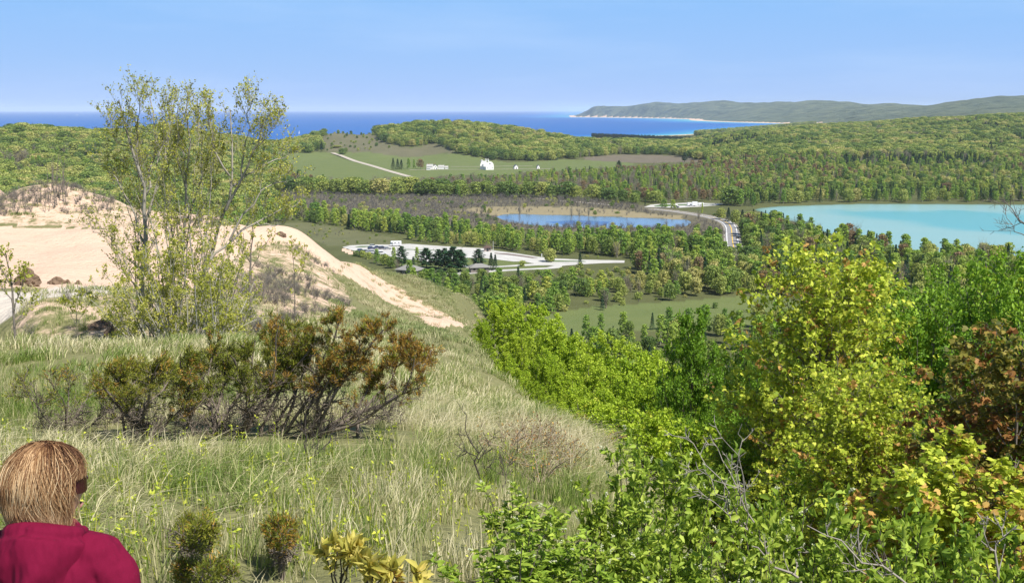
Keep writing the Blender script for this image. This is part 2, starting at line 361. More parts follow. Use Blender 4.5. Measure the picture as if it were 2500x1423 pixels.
    c = mixc(nt, isfar.outputs[0], base, wood)
    me_c = mixc(nt, nb, (.10, .15, .045), (.18, .215, .075)); me_c = mixc(nt, math_(nt, 'MULTIPLY', nm, .35), me_c, (.13, .12, .06)); c = mixc(nt, sa.outputs[1], c, me_c)
    tn = mixc(nt, nm, (.19, .165, .10), (.36, .30, .18)); c = mixc(nt, sa.outputs[2], c, tn)
    he = mixc(nt, nb, (.11, .10, .075), (.21, .175, .125)); c = mixc(nt, ga.outputs['Alpha'], c, he)
    rmp = ramp(nt, [(.36, (.035, .055, .045)), (.48, (.095, .125, .085)), (.60, (.15, .175, .11))]); L(nh, rmp.inputs[0]); fr = mixc(nt, math_(nt, 'MULTIPLY', nb, .5), rmp.outputs[0], (.085, .11, .085), 'MIX'); c = mixc(nt, sb.outputs[1], c, fr)  # far bare-wood grey, pushed blue-green so the colour carries some distance haze
    sandc = mixc(nt, nm, (.63, .45, .33), (.74, .555, .435)); wv = nd(nt, 'ShaderNodeTexWave', Scale=1.1, Distortion=5.0, Detail=3.0); L(pos, wv.inputs['Vector']); sandc = mixc(nt, math_(nt, 'MULTIPLY', nff, .30), sandc, (.48, .34, .21)); brn = ramp(nt, [(.60, (0, 0, 0)), (.70, (.55, .55, .55))]); L(noise_(nt, pos, .7, 8, .7), brn.inputs[0]); sandc = mixc(nt, brn.outputs[0], sandc, (.40, .27, .17))
    k = math_(nt, 'ADD', sa.outputs[0], math_(nt, 'MULTIPLY', math_(nt, 'SUBTRACT', math_(nt, 'ADD', math_(nt, 'MULTIPLY', nf, .5), math_(nt, 'MULTIPLY', nm, .5)), .5), 1.5))
    kk = nd(nt, 'ShaderNodeMapRange', _interpolation_type='SMOOTHSTEP'); L(k, kk.inputs[0]); kk.inputs[1].default_value = .36; kk.inputs[2].default_value = .62
    c = mixc(nt, kk.outputs[0], c, sandc)
    gr = mixc(nt, nff, (.52, .46, .385), (.66, .60, .52)); c = mixc(nt, sb.outputs[0], c, gr)
    b = nd(nt, 'ShaderNodeBsdfPrincipled', Roughness=.95); b.inputs['Specular IOR Level'].default_value = .1; L(c, b.inputs['Base Color'])
    bp = nd(nt, 'ShaderNodeBump', Strength=.75, Distance=.3); vo = nd(nt, 'ShaderNodeTexVoronoi', Scale=1.6); L(pos, vo.inputs['Vector']); vr = ramp(nt, [(.05, (0, 0, 0)), (.35, (1, 1, 1))]); L(vo.outputs['Distance'], vr.inputs[0]); L(math_(nt, 'ADD', math_(nt, 'ADD', math_(nt, 'ADD', nm, math_(nt, 'MULTIPLY', nf, .6)), math_(nt, 'MULTIPLY', wv.outputs['Fac'], .04)), math_(nt, 'MULTIPLY', vr.outputs[0], .22)), bp.inputs['Height'])
    bp2 = nd(nt, 'ShaderNodeBump', Strength=.6); L(nh, bp2.inputs['Height']); L(math_(nt, 'MULTIPLY', sb.outputs[1], 120.0), bp2.inputs['Distance']); L(bp.outputs[0], bp2.inputs['Normal']); L(bp2.outputs[0], b.inputs['Normal'])
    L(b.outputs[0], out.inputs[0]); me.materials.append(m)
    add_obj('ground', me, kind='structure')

MEADOW = [(690, 372), (800, 371), (880, 366), (930, 352), (1000, 362), (1060, 360), (1120, 376), (1200, 391), (1240, 397), (1310, 394), (1400, 390), (1500, 392), (1560, 402), (1500, 408), (1300, 421), (1250, 428), (1100, 428), (1000, 440), (900, 440), (830, 443), (700, 425)]
NEARFIELD = [(1250, 850), (1300, 775), (1450, 747), (1700, 733), (1890, 714), (1960, 740), (1960, 800), (1700, 800), (1480, 812), (1400, 850)]
PLAIN = [(690, 545), (760, 545), (850, 560), (960, 580), (1000, 598), (835, 600), (800, 600), (740, 575)]
LAWN = [(860, 606), (1220, 620), (1310, 646), (1370, 656), (1150, 672), (1240, 680), (1230, 700), (1000, 700), (950, 640)]
HEATH = [(1420, 384), (1520, 377), (1640, 380), (1780, 391), (1700, 396), (1560, 398), (1440, 392)]
SLOPE = [(800, 372), (770, 345), (830, 305), (900, 318), (940, 350), (1000, 362), (1060, 350), (1120, 372), (1000, 385), (900, 372)]
REED = [(1090, 514), (1140, 508), (1250, 504), (1400, 504.5), (1510, 512), (1590, 522), (1660, 526), (1680, 540), (1500, 530), (1300, 526), (1220, 527), (1150, 520)]
MARSH = [(640, 472), (1000, 478), (1300, 483), (1500, 493), (1600, 505), (1780, 530), (1780, 590), (1500, 572), (1200, 556), (1060, 545), (900, 535), (700, 510)]

# ------------------------------------------------------------------ water
def water_mat(name, deep, shallow, stops, ripple, rscale, wscale, spec=.5, rough=.12):
    m, nt, out = newmat(name); L = nt.links.new
    at = nd(nt, 'ShaderNodeAttribute', _attribute_name='depth_reflection'); pos = nd(nt, 'ShaderNodeNewGeometry').outputs['Position']
    mp = nd(nt, 'ShaderNodeMapping'); L(pos, mp.inputs[0]); mp.inputs['Scale'].default_value = (.35, 1, 1)
    n = noise_(nt, mp.outputs[0], wscale, 5)
    f = math_(nt, 'ADD', at.outputs['Fac'], math_(nt, 'MULTIPLY', math_(nt, 'SUBTRACT', n, .5), .25))
    r = ramp(nt, stops); L(f, r.inputs[0])
    b = nd(nt, 'ShaderNodeBsdfPrincipled', Roughness=rough, IOR=1.33); b.inputs['Specular IOR Level'].default_value = spec; L(r.outputs[0], b.inputs['Base Color'])
    bp = nd(nt, 'ShaderNodeBump', Strength=ripple, Distance=.3); L(noise_(nt, pos, rscale, 3), bp.inputs['Height']); L(bp.outputs[0], b.inputs['Normal'])
    L(b.outputs[0], out.inputs[0]); return m
def polar_sheet(name, poly, zz, amin, amax, na, dmin, dmax, nr, depth_reflection_fn, mat, pad):
    az = np.linspace(amin, amax, na); rr = np.exp(np.linspace(math.log(dmin), math.log(dmax), nr)); A, Rr = np.meshgrid(az, rr)
    x = Rr*np.sin(A); y = Rr*np.cos(A); s = polydist(x, y, poly)
    dep = depth_reflection_fn(x, y, s, Rr); V = np.stack([x, y, np.full(x.shape, zz)], -1).reshape(-1, 3)
    k = np.arange(nr-1)[:, None]*na; i = np.arange(na-1); q = np.stack([k+i, k+i+1, k+na+i+1, k+na+i], -1).reshape(-1, 4)
    keep = (s.ravel()[q] > -pad*np.maximum(1, Rr.ravel()[q]/1500)).any(1); q = q[keep]; used = np.unique(q); mp = np.zeros(len(V), int); mp[used] = np.arange(len(used))
    me = mesh_np(name, V[used], [mp[q][:, ::-1]], [mat]); d = dep.ravel()[used]
    set_attr(me, 'depth_reflection', np.stack([d, d, d, np.ones_like(d)], 1)); return add_obj(name, me, kind='structure')
def waters():
    mm = water_mat('lake_water', 0, 0, [(0, (.10, .40, .46)), (.12, (.03, .24, .46)), (.4, (.005, .12, .42)), (.7, (.004, .095, .37)), (1, (.003, .065, .28))], .35, .12, .0012, .12, .35)
    polar_sheet('great_lake', LAKE, -.4, -1.2, .5, 500, 2000, 60000, 300, lambda x, y, s, r: np.clip(.75*sstep(0, 1, s/np.clip(r*.10, 260, 1100))+.25*sstep(4000, 30000, r), 0, 1), mm, 60)
    gm = water_mat('inland_lake_water', 0, 0, [(0, (.13, .20, .15)), (.15, (.20, .34, .31)), (.36, (.24, .40, .39)), (.62, (.13, .35, .37)), (1, (.09, .32, .36))], .3, .5, .012, .25, .34)
    def dg(x, y, s, r):
        px, py = project(x, y, x*0-.4)
        d = .36 + .0*x
        P2 = W([(2050, 512), (2500, 520), (3000, 520), (3000, 600), (2500, 572), (2350, 560), (2260, 548), (2230, 540), (2060, 525)]); sd = polydist(x+(fbm(x, y, 60, 3, 51)-.5)*50, y+(fbm(x, y, 40, 3, 52)-.5)*50, P2)
        d = .36+.34*sstep(-22, 22, sd)+.12*(fbm(x, y, 90, 3, 53)-.5)
        d = np.where(inpoly(px*0-9, py, [(2050, 512), (2500, 520), (3000, 520), (3000, 600), (2500, 572), (2350, 560), (2260, 548), (2230, 540), (2060, 525)]), .85, d)
        return d*sstep(0, 14, s)
    polar_sheet('inland_lake', GLEN, -.3, .18, .62, 300, 560, 1050, 260, dg, gm, 9)
    pm = water_mat('pond_water', 0, 0, [(0, (.10, .13, .15)), (.3, (.15, .23, .34)), (.7, (.08, .16, .34)), (1, (.02, .07, .26))], .12, .7, .02, .6, .12)
    polar_sheet('pond', POND, -.3, -.03, .2, 200, 650, 900, 160, lambda x, y, s, r: .35*sstep(0, 15, s)+.75*inpoly(*project(x, y, x*0), [(1330, 541), (1400, 537), (1490, 540), (1480, 548), (1380, 548)])+.5*inpoly(*project(x, y, x*0), [(1200, 526), (1250, 528), (1240, 536), (1215, 534)]), pm, 8)  # the darker patches are reflections painted into the pond colour

# ------------------------------------------------------------------ roads
def flatpoly(name, pts, z, mat, parent=None, kind='structure', world=False):
    P = pts if world else [tuple(at_z(a, b)[:2]) for a, b in pts]
    zs = z + .6; me = bpy.data.meshes.new(name); me.from_pydata([(a, b, zs) for a, b in P], [], [tuple(range(len(P)))])
    me.materials.append(mat); me.update()
    if me.polygons[0].normal.z < 0: me.flip_normals()
    o = add_obj(name, me, parent); 
    if kind: o['kind'] = kind
    return o
def smooth_line(pts, n=12):
    P = np.array(pts, float); out = []
    for i in range(len(P)-1):
        p0 = P[max(i-1, 0)]; p1 = P[i]; p2 = P[i+1]; p3 = P[min(i+2, len(P)-1)]
        for t in np.linspace(0, 1, n, endpoint=False): out.append(.5*((2*p1)+(-p0+p2)*t+(2*p0-5*p1+4*p2-p3)*t*t+(-p0+3*p1-3*p2+p3)*t**3))
    out.append(P[-1]); return np.array(out)
def strip(name, line, w, dz, mat, off=0, kind='structure', dash=None, n=12):
    P = smooth_line(line, n); T = np.gradient(P, axis=0); T /= np.linalg.norm(T, axis=1)[:, None]; Nn = np.stack([T[:, 1], -T[:, 0]], 1)
    a = P+Nn*(off-w/2); b = P+Nn*(off+w/2); c = P+Nn*off; 
    z = H(c[:, 0], c[:, 1])+dz; z = np.maximum(z, np.maximum(H(a[:, 0], a[:, 1]), H(b[:, 0], b[:, 1]))+dz*.8)
    V = np.concatenate([np.column_stack([a, z]), np.column_stack([b, z])]); k = len(P); i = np.arange(k-1)
    q = np.stack([i, i+1, k+i+1, k+i], 1)
    me = mesh_np(name, V, [q], [mat])
    if me.polygons[0].normal.z < 0: me.flip_normals()
    return add_obj(name, me, kind=kind)
def roads():
    asph = simple('asphalt', (.24, .235, .24), .9, 0, .18, .3, 0); conc = simple('pale_paving', (.50, .49, .46), .9, 0, .38, .12)
    wht = simple('road_paint_white', (.8, .8, .78), .7); yel = simple('road_paint_yellow', (.75, .50, .08), .7); grav = simple('track_gravel', (.46, .41, .34), .95, 0, .2, .1)
    grass = simple('verge_grass', (.09, .15, .05), .95, 0, .35, .2); shoulder = simple('road_shoulder', (.33, .30, .26), .95, 0, .2, .3)
    ctr = [tuple(at_z(a, b)[:2]) for a, b in ((1590, 512), (1638, 517), (1684, 523.5), (1714, 528.5), (1740, 534), (1762, 540.3), (1777, 548), (1784.5, 558), (1786.5, 570), (1787.5, 583), (1790, 601), (1797, 625), (1812, 655), (1840, 690))]
    strip('highway_shoulder', ctr, 10.6, .05, shoulder); strip('highway', ctr, 8.4, .12, asph)
    strip('edge_line', ctr, .55, .18, wht, -3.3); strip('edge_line', ctr, .55, .18, wht, 3.3); strip('centre_line', ctr, .6, .18, yel)
    strip('country_road', [hit(a, b, 1000)[:2] for a, b in ((812, 374), (840, 384), (900, 403), (950, 418), (1004, 433))], 8.5, .25, grav)
    strip('farm_track', [tuple(at_z(a, b)[:2]) for a, b in ((1000, 416.5), (1060, 415.6), (1200, 415), (1345, 413.5))], 5, .2, grav)
    strip('farm_track', [tuple(at_z(a, b)[:2]) for a, b in ((1100, 408.3), (1180, 408.3), (1230, 407.3), (1300, 406.8))], 5, .2, grav)
    strip('gravel_road', [tuple(at_z(a, b)[:2]) for a, b in ((1290, 483), (1360, 492), (1420, 496), (1500, 504))], 5, .15, grav)
    lot = [(836, 606), (855, 602), (900, 600), (960, 600), (1000, 598), (1082, 604), (1180, 609), (1212, 615), (1265, 622), (1322, 631), (1355, 634), (1419, 637), (1525, 639), (1524, 644.8), (1471, 645.6), (1435, 647.6), (1393, 650.5), (1373, 652), (1370, 657), (1347, 659.5), (1284, 662), (1207, 667), (1150, 672), (1127, 674), (1115, 680), (1100, 680), (1089, 670), (1141, 666.2), (1180, 663), (1283, 659), (1335, 656), (1353, 651.5), (1314, 651), (1219, 655.5), (1165, 659), (1120, 655), (1120, 650), (1219, 652.5), (1304, 646.8), (1281, 642), (1252, 641.5), (1183, 633), (1120, 632), (1050, 642), (980, 634), (928, 625), (889, 619), (863, 614.6), (839, 607.5)]
    flatpoly('parking_lot', lot, .10, conc)
    for p in ([(866, 606), (880, 603.8), (905, 603.6), (908, 605), (890, 606.6), (872, 607)], [(1352, 639), (1425, 640.5), (1432, 642.3), (1350, 642.5), (1328, 641)], [(990, 611), (1080, 614), (1080, 615), (990, 612.6)], [(1040, 625), (1120, 632), (1120, 633), (1040, 626.5)]):
        flatpoly('grass_verge', p, .16, grass)
    flatpoly('planted_strip', [(1207, 620.5), (1240, 622.4), (1313, 632.4), (1300, 633.2), (1240, 625), (1207, 621.8)], .17, simple('mulch', (.14, .09, .08), .95, 0, .3, .4))
    flatpoly('upper_parking_lot', [(1572, 508), (1588, 502), (1614, 500), (1655, 498), (1678, 497.2), (1767, 499), (1750, 503.6), (1706, 507), (1655, 509.7), (1622, 508.8)], .10, conc)
    for p in ([(1596, 505), (1614, 501.8), (1640, 501), (1636, 506), (1600, 507)], [(1655, 501), (1680, 500.6), (1712, 501.2), (1748, 500.6), (1740, 502), (1700, 503.2), (1655, 504)]): flatpoly('grass_verge', p, .16, grass)
    lm = simple('stall_paint', (.80, .80, .80), .8)
    mb = MB()
    for k in range(26):
        a = at_z(880+k*3.2, 617.5+k*.35); mb.box((a[0], a[1], .765), (.2, 4.6, .01), 0, .5)
    for k in range(30):
        a = at_z(1000+k*7, 606+k*.55); mb.box((a[0], a[1], .765), (.2, 4.6, .01), 0, .5)
    o = mb.build('stall_lines', lm); o['kind'] = 'structure'
ground(); waters(); roads()
# ------------------------------------------------------------------ sky, sun
SUN_AZ, SUN_EL = R(135), R(53)     # clockwise from the view direction
def sky():
    w = bpy.data.worlds.new('World'); SC.world = w; w.use_nodes = True; nt = w.node_tree; nt.nodes.clear()
    out = nt.nodes.new('ShaderNodeOutputWorld'); bg = nt.nodes.new('ShaderNodeBackground'); bg.inputs['Strength'].default_value = .07
    s = nt.nodes.new('ShaderNodeTexSky'); s.sky_type = 'NISHITA'; s.sun_disc = False; s.sun_elevation = SUN_EL; s.sun_rotation = SUN_AZ
    s.altitude = 200; s.air_density = 1.0; s.dust_density = .35; s.ozone_density = 3.0
    tc = nd(nt, 'ShaderNodeTexCoord'); sx = nd(nt, 'ShaderNodeSeparateXYZ'); nt.links.new(tc.outputs['Generated'], sx.inputs[0])
    # the low sky of a clear dry day over cold water: blue down to the horizon
    g = ramp(nt, SKY_LOW); nt.links.new(sx.outputs[2], g.inputs[0])
    f = nd(nt, 'ShaderNodeMapRange', _interpolation_type='SMOOTHSTEP'); nt.links.new(sx.outputs[2], f.inputs[0]); f.inputs[1].default_value = .12; f.inputs[2].default_value = .5; f.inputs[3].default_value = 1; f.inputs[4].default_value = 0
    g10 = mixc(nt, 1.0, g.outputs[0], (13.4, 13.4, 13.4), 'MULTIPLY')
    c0 = mixc(nt, f.outputs[0], s.outputs[0], g10)
    mp = nd(nt, 'ShaderNodeMapping'); mp.inputs['Scale'].default_value = (2, 2, 14); mp.inputs['Rotation'].default_value = (0, .12, 0); nt.links.new(tc.outputs['Generated'], mp.inputs[0])
    n = noise_(nt, mp.outputs[0], 1.6, 6, .6); rr = ramp(nt, [(.48, (0, 0, 0)), (.8, (.16, .16, .16))]); nt.links.new(n, rr.inputs[0])
    c = mixc(nt, rr.outputs[0], c0, (9.0, 10.4, 12.4)); nt.links.new(c, bg.inputs['Color']); nt.links.new(bg.outputs[0], out.inputs[0])
    l = bpy.data.lights.new('sun', 'SUN'); l.energy = 5.0; l.angle = R(.55); l.color = (1, .95, .87); o = bpy.data.objects.new('sun', l); link(o)
    d = Vector((math.sin(SUN_AZ)*math.cos(SUN_EL), math.cos(SUN_AZ)*math.cos(SUN_EL), math.sin(SUN_EL)))
    o.rotation_euler = d.to_track_quat('Z', 'Y').to_euler(); o.location = (60, -60, 160)
SKY_LOW = [(0, (.34, .48, .79)), (.04, (.285, .465, .79)), (.12, (.20, .43, .78)), (.4, (.14, .33, .70))]
sky()
v = SC.view_settings; v.view_transform = 'Standard'; v.look = 'None'; v.gamma = 1; v.exposure = .42
SC.cycles.use_denoising = True; SC.cycles.max_bounces = 6; SC.cycles.transparent_max_bounces = 8; SC.cycles.diffuse_bounces = 3; SC.cycles.transmission_bounces = 3; SC.cycles.glossy_bounces = 2; SC.cycles.volume_bounces = 1

def haze():
    m, nt, out = newmat('thin_air'); v = nt.nodes.new('ShaderNodeVolumePrincipled'); v.inputs['Color'].default_value = (.74, .86, 1, 1); v.inputs['Density'].default_value = HAZE; v.inputs['Anisotropy'].default_value = -.15
    nt.links.new(v.outputs[0], out.inputs['Volume'])
    mb = MB(); x0, x1, y0, y1, z0, z1 = -62000, 62000, -17000, 62000, -9, 200
    mb.add([(x0, y0, z0), (x1, y0, z0), (x1, y1, z0), (x0, y1, z0), (x0, y0, z1), (x1, y0, z1), (x1, y1, z1), (x0, y1, z1)], [(0, 3, 2, 1), (4, 5, 6, 7), (0, 1, 5, 4), (1, 2, 6, 5), (2, 3, 7, 6), (3, 0, 4, 7)])
    mb.build('haze', m, kind='stuff', label='thin blue haze of the air over the valley and the lake', category='haze')
HAZE = 3.4e-5
haze()
# ------------------------------------------------------------------ plant geometry
def tubes(polys, rads, k=5):
    """polylines (list of (n,3)) with radii -> verts, quads"""
    by = {}
    for p, r in zip(polys, rads): by.setdefault(len(p), []).append((p, r))
    Vs = []; Qs = []; off = 0
    for n, L in by.items():
        P = np.array([a for a, _ in L], float); Rr = np.array([b for _, b in L], float); B = len(P)
        T = np.gradient(P, axis=1); T /= np.linalg.norm(T, axis=2, keepdims=True)+1e-9
        ref = np.where(np.abs(T[:, :, 2:3]) > .9, np.array([1., 0, 0]), np.array([0, 0, 1.]))
        a = np.cross(T, ref); a /= np.linalg.norm(a, axis=2, keepdims=True)+1e-9; b = np.cross(T, a)
        th = np.arange(k)*2*math.pi/k
        V = P[:, :, None, :] + Rr[:, :, None, None]*(a[:, :, None, :]*np.cos(th)[:, None]+b[:, :, None, :]*np.sin(th)[:, None])
        i = np.arange(k); j = (i+1) % k; s = np.arange(n-1)[:, None]*k
        q = np.stack([s+i, s+j, s+k+j, s+k+i], -1).reshape(-1, 4)
        Q = (np.arange(B)[:, None, None]*(n*k)+q[None]).reshape(-1, 4)+off
        Vs.append(V.reshape(-1, 3)); Qs.append(Q); off += B*n*k
    return np.concatenate(Vs), np.concatenate(Qs)

def leaves(C, Dr, Nn, Ln, Wd, kind='leaf', fold=.18, droop=.15):
    """leaf blades: centres at stalk C, pointing Dr, facing Nn"""
    Dr = Dr/(np.linalg.norm(Dr, axis=1, keepdims=True)+1e-9); S = np.cross(Dr, Nn); S /= np.linalg.norm(S, axis=1, keepdims=True)+1e-9; Nn = np.cross(S, Dr)
    if kind == 'card': T = [(-.5, 0, 0), (.5, .1, 0), (.35, 1, 0), (-.45, .85, 0)]; Fc = [(0, 1, 2, 3)]
    elif kind == 'leaf': T = [(0, 0, 0), (.5, .42, fold), (0, 1, -droop), (-.5, .42, fold), (0, .45, 0)]; Fc = [(0, 1, 4), (1, 2, 4), (2, 3, 4), (3, 0, 4)]
    elif kind == 'oval': T = [(0, 0, 0), (.34, .22, fold*.7), (.5, .5, fold), (.33, .78, fold*.4-droop*.4), (0, 1, -droop), (-.33, .78, fold*.4-droop*.4), (-.5, .5, fold), (-.34, .22, fold*.7), (0, .35, 0), (0, .68, -droop*.25)]; Fc = [(0, 1, 2, 8), (8, 2, 3, 9), (9, 3, 4), (0, 8, 6, 7), (8, 9, 5, 6), (9, 4, 5)]
    elif kind == 'maple': T = [(0, 0, 0), (.28, .10, .03), (.62, .38, -.08), (.30, .48, .05), (.33, .78, -.1), (0, 1.05, -droop-.05), (-.33, .78, -.1), (-.30, .48, .05), (-.62, .38, -.08), (-.28, .10, .03), (0, .42, .02)]; Fc = [(0, 1, 10), (1, 2, 10), (2, 3, 10), (3, 4, 10), (4, 5, 10), (5, 6, 10), (6, 7, 10), (7, 8, 10), (8, 9, 10), (9, 0, 10)]
    elif kind == 'needle': T = [(-.5, 0, 0), (.5, 0, 0), (0, 1, 0)]; Fc = [(0, 1, 2)]
    T = np.array(T, float); n = len(C); t = len(T)
    V = C[:, None, :]+S[:, None, :]*(T[None, :, 0:1]*Wd[:, None, None])+Dr[:, None, :]*(T[None, :, 1:2]*Ln[:, None, None])+Nn[:, None, :]*(T[None, :, 2:3]*Ln[:, None, None])
    fs = []
    for w in (3, 4):
        f = np.array([x for x in Fc if len(x) == w])
        if len(f): fs.append((np.arange(n)[:, None, None]*t+f[None]).reshape(-1, w))
    return V.reshape(-1, 3), fs
def rv(rng, n): v = rng.normal(size=(n, 3)); return v/np.linalg.norm(v, axis=1, keepdims=True)

# ------------------------------------------------------------------ plant materials
bark_grey = simple('bark_grey', (.17, .15, .125), .9, 0, .35, 6, .5, 30)
bark_pale = simple('bark_pale', (.36, .34, .29), .85, 0, .35, 4, .4, 25)
bark_dark = simple('bark_dark', (.07, .058, .048), .95, 0, .4, 6, .5, 30)
bark_dead = simple('bark_weathered', (.30, .27, .23), .95, 0, .3, 8, .4, 40)
M_hard = foliage('hardwood_leaves', [(0, (0.091, 0.166, 0.043)), (.3, (0.183, 0.264, 0.055)), (.55, (0.305, 0.373, 0.083)), (.8, (0.427, 0.458, 0.118)), (1, (0.504, 0.458, 0.166))], 90, .75, .95, .3, .3)
M_aspen = foliage('aspen_leaves', [(0, (0.108, 0.221, 0.050)), (.35, (0.234, 0.384, 0.065)), (.7, (0.375, 0.501, 0.082)), (1, (0.533, 0.547, 0.105))], 60, .6, .5, .3, .35)
M_conif = foliage('conifer_needles', [(0, (0.018, 0.049, 0.025)), (.5, (0.032, 0.079, 0.035)), (1, (0.061, 0.123, 0.045))], 100, .6, .3, .3, .1)
M_pine = foliage('pine_needles', [(0, (0.035, 0.096, 0.049)), (.5, (0.056, 0.140, 0.063)), (1, (0.088, 0.184, 0.070))], 100, .5, .2, .5, .12)
M_bare = foliage('bare_twigs', [(0, (.19, .165, .12)), (.5, (.27, .24, .175)), (1, (.34, .30, .22))], 60, .6, .5, .3, .1, tcol=(.2, .18, .14))
M_thk = foliage('thicket_twigs', [(0, (.13, .12, .11)), (.5, (.20, .185, .165)), (1, (.27, .25, .215))], 60, .6, .5, .3, .1, tcol=(.2, .19, .17))
M_red = foliage('red_maple_buds', [(0, (.20, .15, .07)), (.5, (.28, .185, .095)), (1, (.29, .26, .12))], 60, .6, .4, .3, .25, tcol=(.35, .22, .1))
M_darkpine = foliage('plantation_needles', [(0, (.035, .07, .055)), (1, (.06, .105, .065))], 100, .5, .3, .3, .05)

def crown_mesh(seed, h, w, kind):
    rng = rs(seed); C = []; Dn = []; Nn = []; Ls = []
    if kind in ('hard', 'aspen', 'red', 'shrub'):
        nb = {'hard': 30, 'aspen': 22, 'red': 24, 'shrub': 12}[kind]; lo = {'hard': .16, 'aspen': .12, 'red': .2, 'shrub': .02}[kind]
        for i in range(nb):
            t = (i+.5)/nb; zz = lo+(1-lo)*t
            prof = math.sin(math.pi*min(1, (.18+.82*t)**(.85 if kind != 'aspen' else .7)))**.6 if t < .97 else .25
            if kind == 'aspen': prof = (1-t)**.55*.95+.06
            a = i*2.4+rng.uniform(-.5, .5); r = w/2*prof*rng.uniform(.35, .78); br = w*rng.uniform(.15, .24)*(1 if kind != 'aspen' else .8)
            c = np.array([r*math.cos(a), r*math.sin(a), min(zz*h, h-br*.8)])
            m = {'hard': 62, 'aspen': 52, 'red': 40, 'shrub': 46}[kind]; n = rv(rng, m); n[:, 2] = n[:, 2]*.8+.12; rad = br*rng.uniform(.7, 1.08, m)
            C.append(c+n*rad[:, None]*[1, 1, .8]); Nn.append(n+rv(rng, m)*.55); Dn.append(rv(rng, m)); Ls.append(rng.uniform(.6, 1.2, m))
        size = w*.052+.14
    elif kind == 'conif' or kind == 'dpine':
        m = 900; t = rng.uniform(0, 1, m)**.75; lay = np.floor(t*13)/13; a = rng.uniform(0, 6.283, m)
        r = w/2*(1-t)*(.55+.45*(1-(t*13-np.floor(t*13))))*rng.uniform(.55, 1.05, m)+.06
        P = np.stack([r*np.cos(a), r*np.sin(a), h*(.05+.95*t)-r*.12], 1); out = np.stack([np.cos(a), np.sin(a), -.25+0*a], 1)
        C.append(P); Dn.append(out+rv(rng, m)*.3); n = np.stack([np.cos(a)*.5, np.sin(a)*.5, 1+0*a], 1); Nn.append(n+rv(rng, m)*.4); Ls.append(rng.uniform(.7, 1.2, m)); size = w*.10+.1
    elif kind == 'pine':
        for i in range(15):
            t = i/14; zz = h*(.18+.8*t); nbk = 5 if t < .85 else 3
            for j in range(nbk):
                a = j*6.283/nbk+i*1.1+rng.uniform(-.35, .35); L = w/2*(1-t**1.8*.85)*rng.uniform(.6, 1.15)*(.7 if t < .12 else 1)
                m = 56; s = rng.uniform(.2, 1, m)**.7; sp = (.09*w)*s
                P = np.stack([np.cos(a)*L*s, np.sin(a)*L*s, zz+L*.18*s*s*(1 if t > .4 else .3)], 1)+rng.normal(size=(m, 3))*np.stack([sp, sp, .25+0*sp], 1)*.55
                C.append(P); Dn.append(np.array([np.cos(a), np.sin(a), .2])+rv(rng, m)*.6); Nn.append(np.array([0, 0, 1.])+rv(rng, m)*.5); Ls.append(rng.uniform(.6, 1.2, m))
        size = w*.075
    elif kind == 'bare':
        pass
    C = np.concatenate(C); Dn = np.concatenate(Dn); Nn = np.concatenate(Nn); Ls = np.concatenate(Ls)*size
    V, fs = leaves(C-Dn/np.linalg.norm(Dn, axis=1, keepdims=True)*Ls[:, None]*.5, Dn, Nn, Ls*1.15, Ls*(.9 if kind not in ('conif', 'pine', 'dpine') else .55), 'card')
    return V, fs
def twig_mesh(seed, h, w, n1=9, n2=9, k=3, lean=0):
    """bare branching plant"""
    rng = rs(seed); P = []; Rd = []
    for i in range(n1):
        a = rng.uniform(0, 6.283); r = w/2*rng.uniform(.2, 1); e = np.array([r*math.cos(a), r*math.sin(a), h*rng.uniform(.6, 1)]); b = np.array([rng.normal()*w*.06, rng.normal()*w*.06, 0])
        t = np.linspace(0, 1, 5)[:, None]; ln = b+(e-b)*t*[1, 1, 1]; ln[:, :2] = b[:2]+(e-b)[:2]*t**1.5; ln += rng.normal(size=(5, 3))*.03*h*t
        P.append(ln); rr = h*.010+.012; Rd.append(np.linspace(rr, rr*.35, 5))
        for j in range(n2):
            q = rng.randint(1, 5); s = ln[q]; d = rv(rng, 1)[0]; d[2] = abs(d[2])+.5; L = h*rng.uniform(.12, .32); e2 = s+d*L
            P.append(np.array([s, s+(e2-s)*.5+rng.normal(size=3)*.04*L, e2])); Rd.append(np.array([rr*.4, rr*.3, rr*.18]))
    return tubes(P, Rd, k)
def trunk_tube(h, r, seed=0, top=.8, limbs=5, w=4):
    rng = rs(seed+99); n = 6; t = np.linspace(0, 1, n)[:, None]; ln = np.concatenate([rng.normal(size=(n, 2))*.02*h*t, t*h*top], 1); P = [ln]; Rd = [np.linspace(r, r*.3, n)]
    for i in range(limbs):
        s = ln[rng.randint(1, 5)]; a = rng.uniform(0, 6.283); L = w*.4; e = s+np.array([math.cos(a)*L, math.sin(a)*L, L*.9]); P.append(np.array([s, (s+e)/2+[0, 0, -.1*L], e])); Rd.append(np.array([r*.4, r*.3, r*.15]))
    return tubes(P, Rd, 5)
# one crown mesh and one trunk mesh per variant; all are unit plants scaled where they stand
VAR = {}
def variant(key, h, w, kind, mat, barkm, seed, tr=.18, top=.8):
    V, fs = crown_mesh(seed, h, w, kind); cm = mesh_np('crown', V, fs, [mat])
    tv, tq = trunk_tube(h, tr, seed, top, 0 if kind in ('conif', 'dpine') else 6, w); tm = mesh_np('trunk', tv, [tq], [barkm], smooth=True)
    n = len(V); fj = [f for f in fs]+[tq+n]; mi = np.concatenate([np.zeros(sum(len(f) for f in fs)), np.ones(len(tq))])
    jm = mesh_np('tree_'+key, np.concatenate([V, tv]), fj, [mat, barkm], mi)
    VAR.setdefault(key, []).append((cm, tm, jm, h, w))
for i in range(5): variant('hard', 12, 10+i*.6, 'hard', M_hard, bark_grey, 10+i, .22, .7)
for i in range(4): variant('aspen', 10, 4.6+i*.5, 'aspen', M_aspen, bark_pale, 30+i, .13, .85)
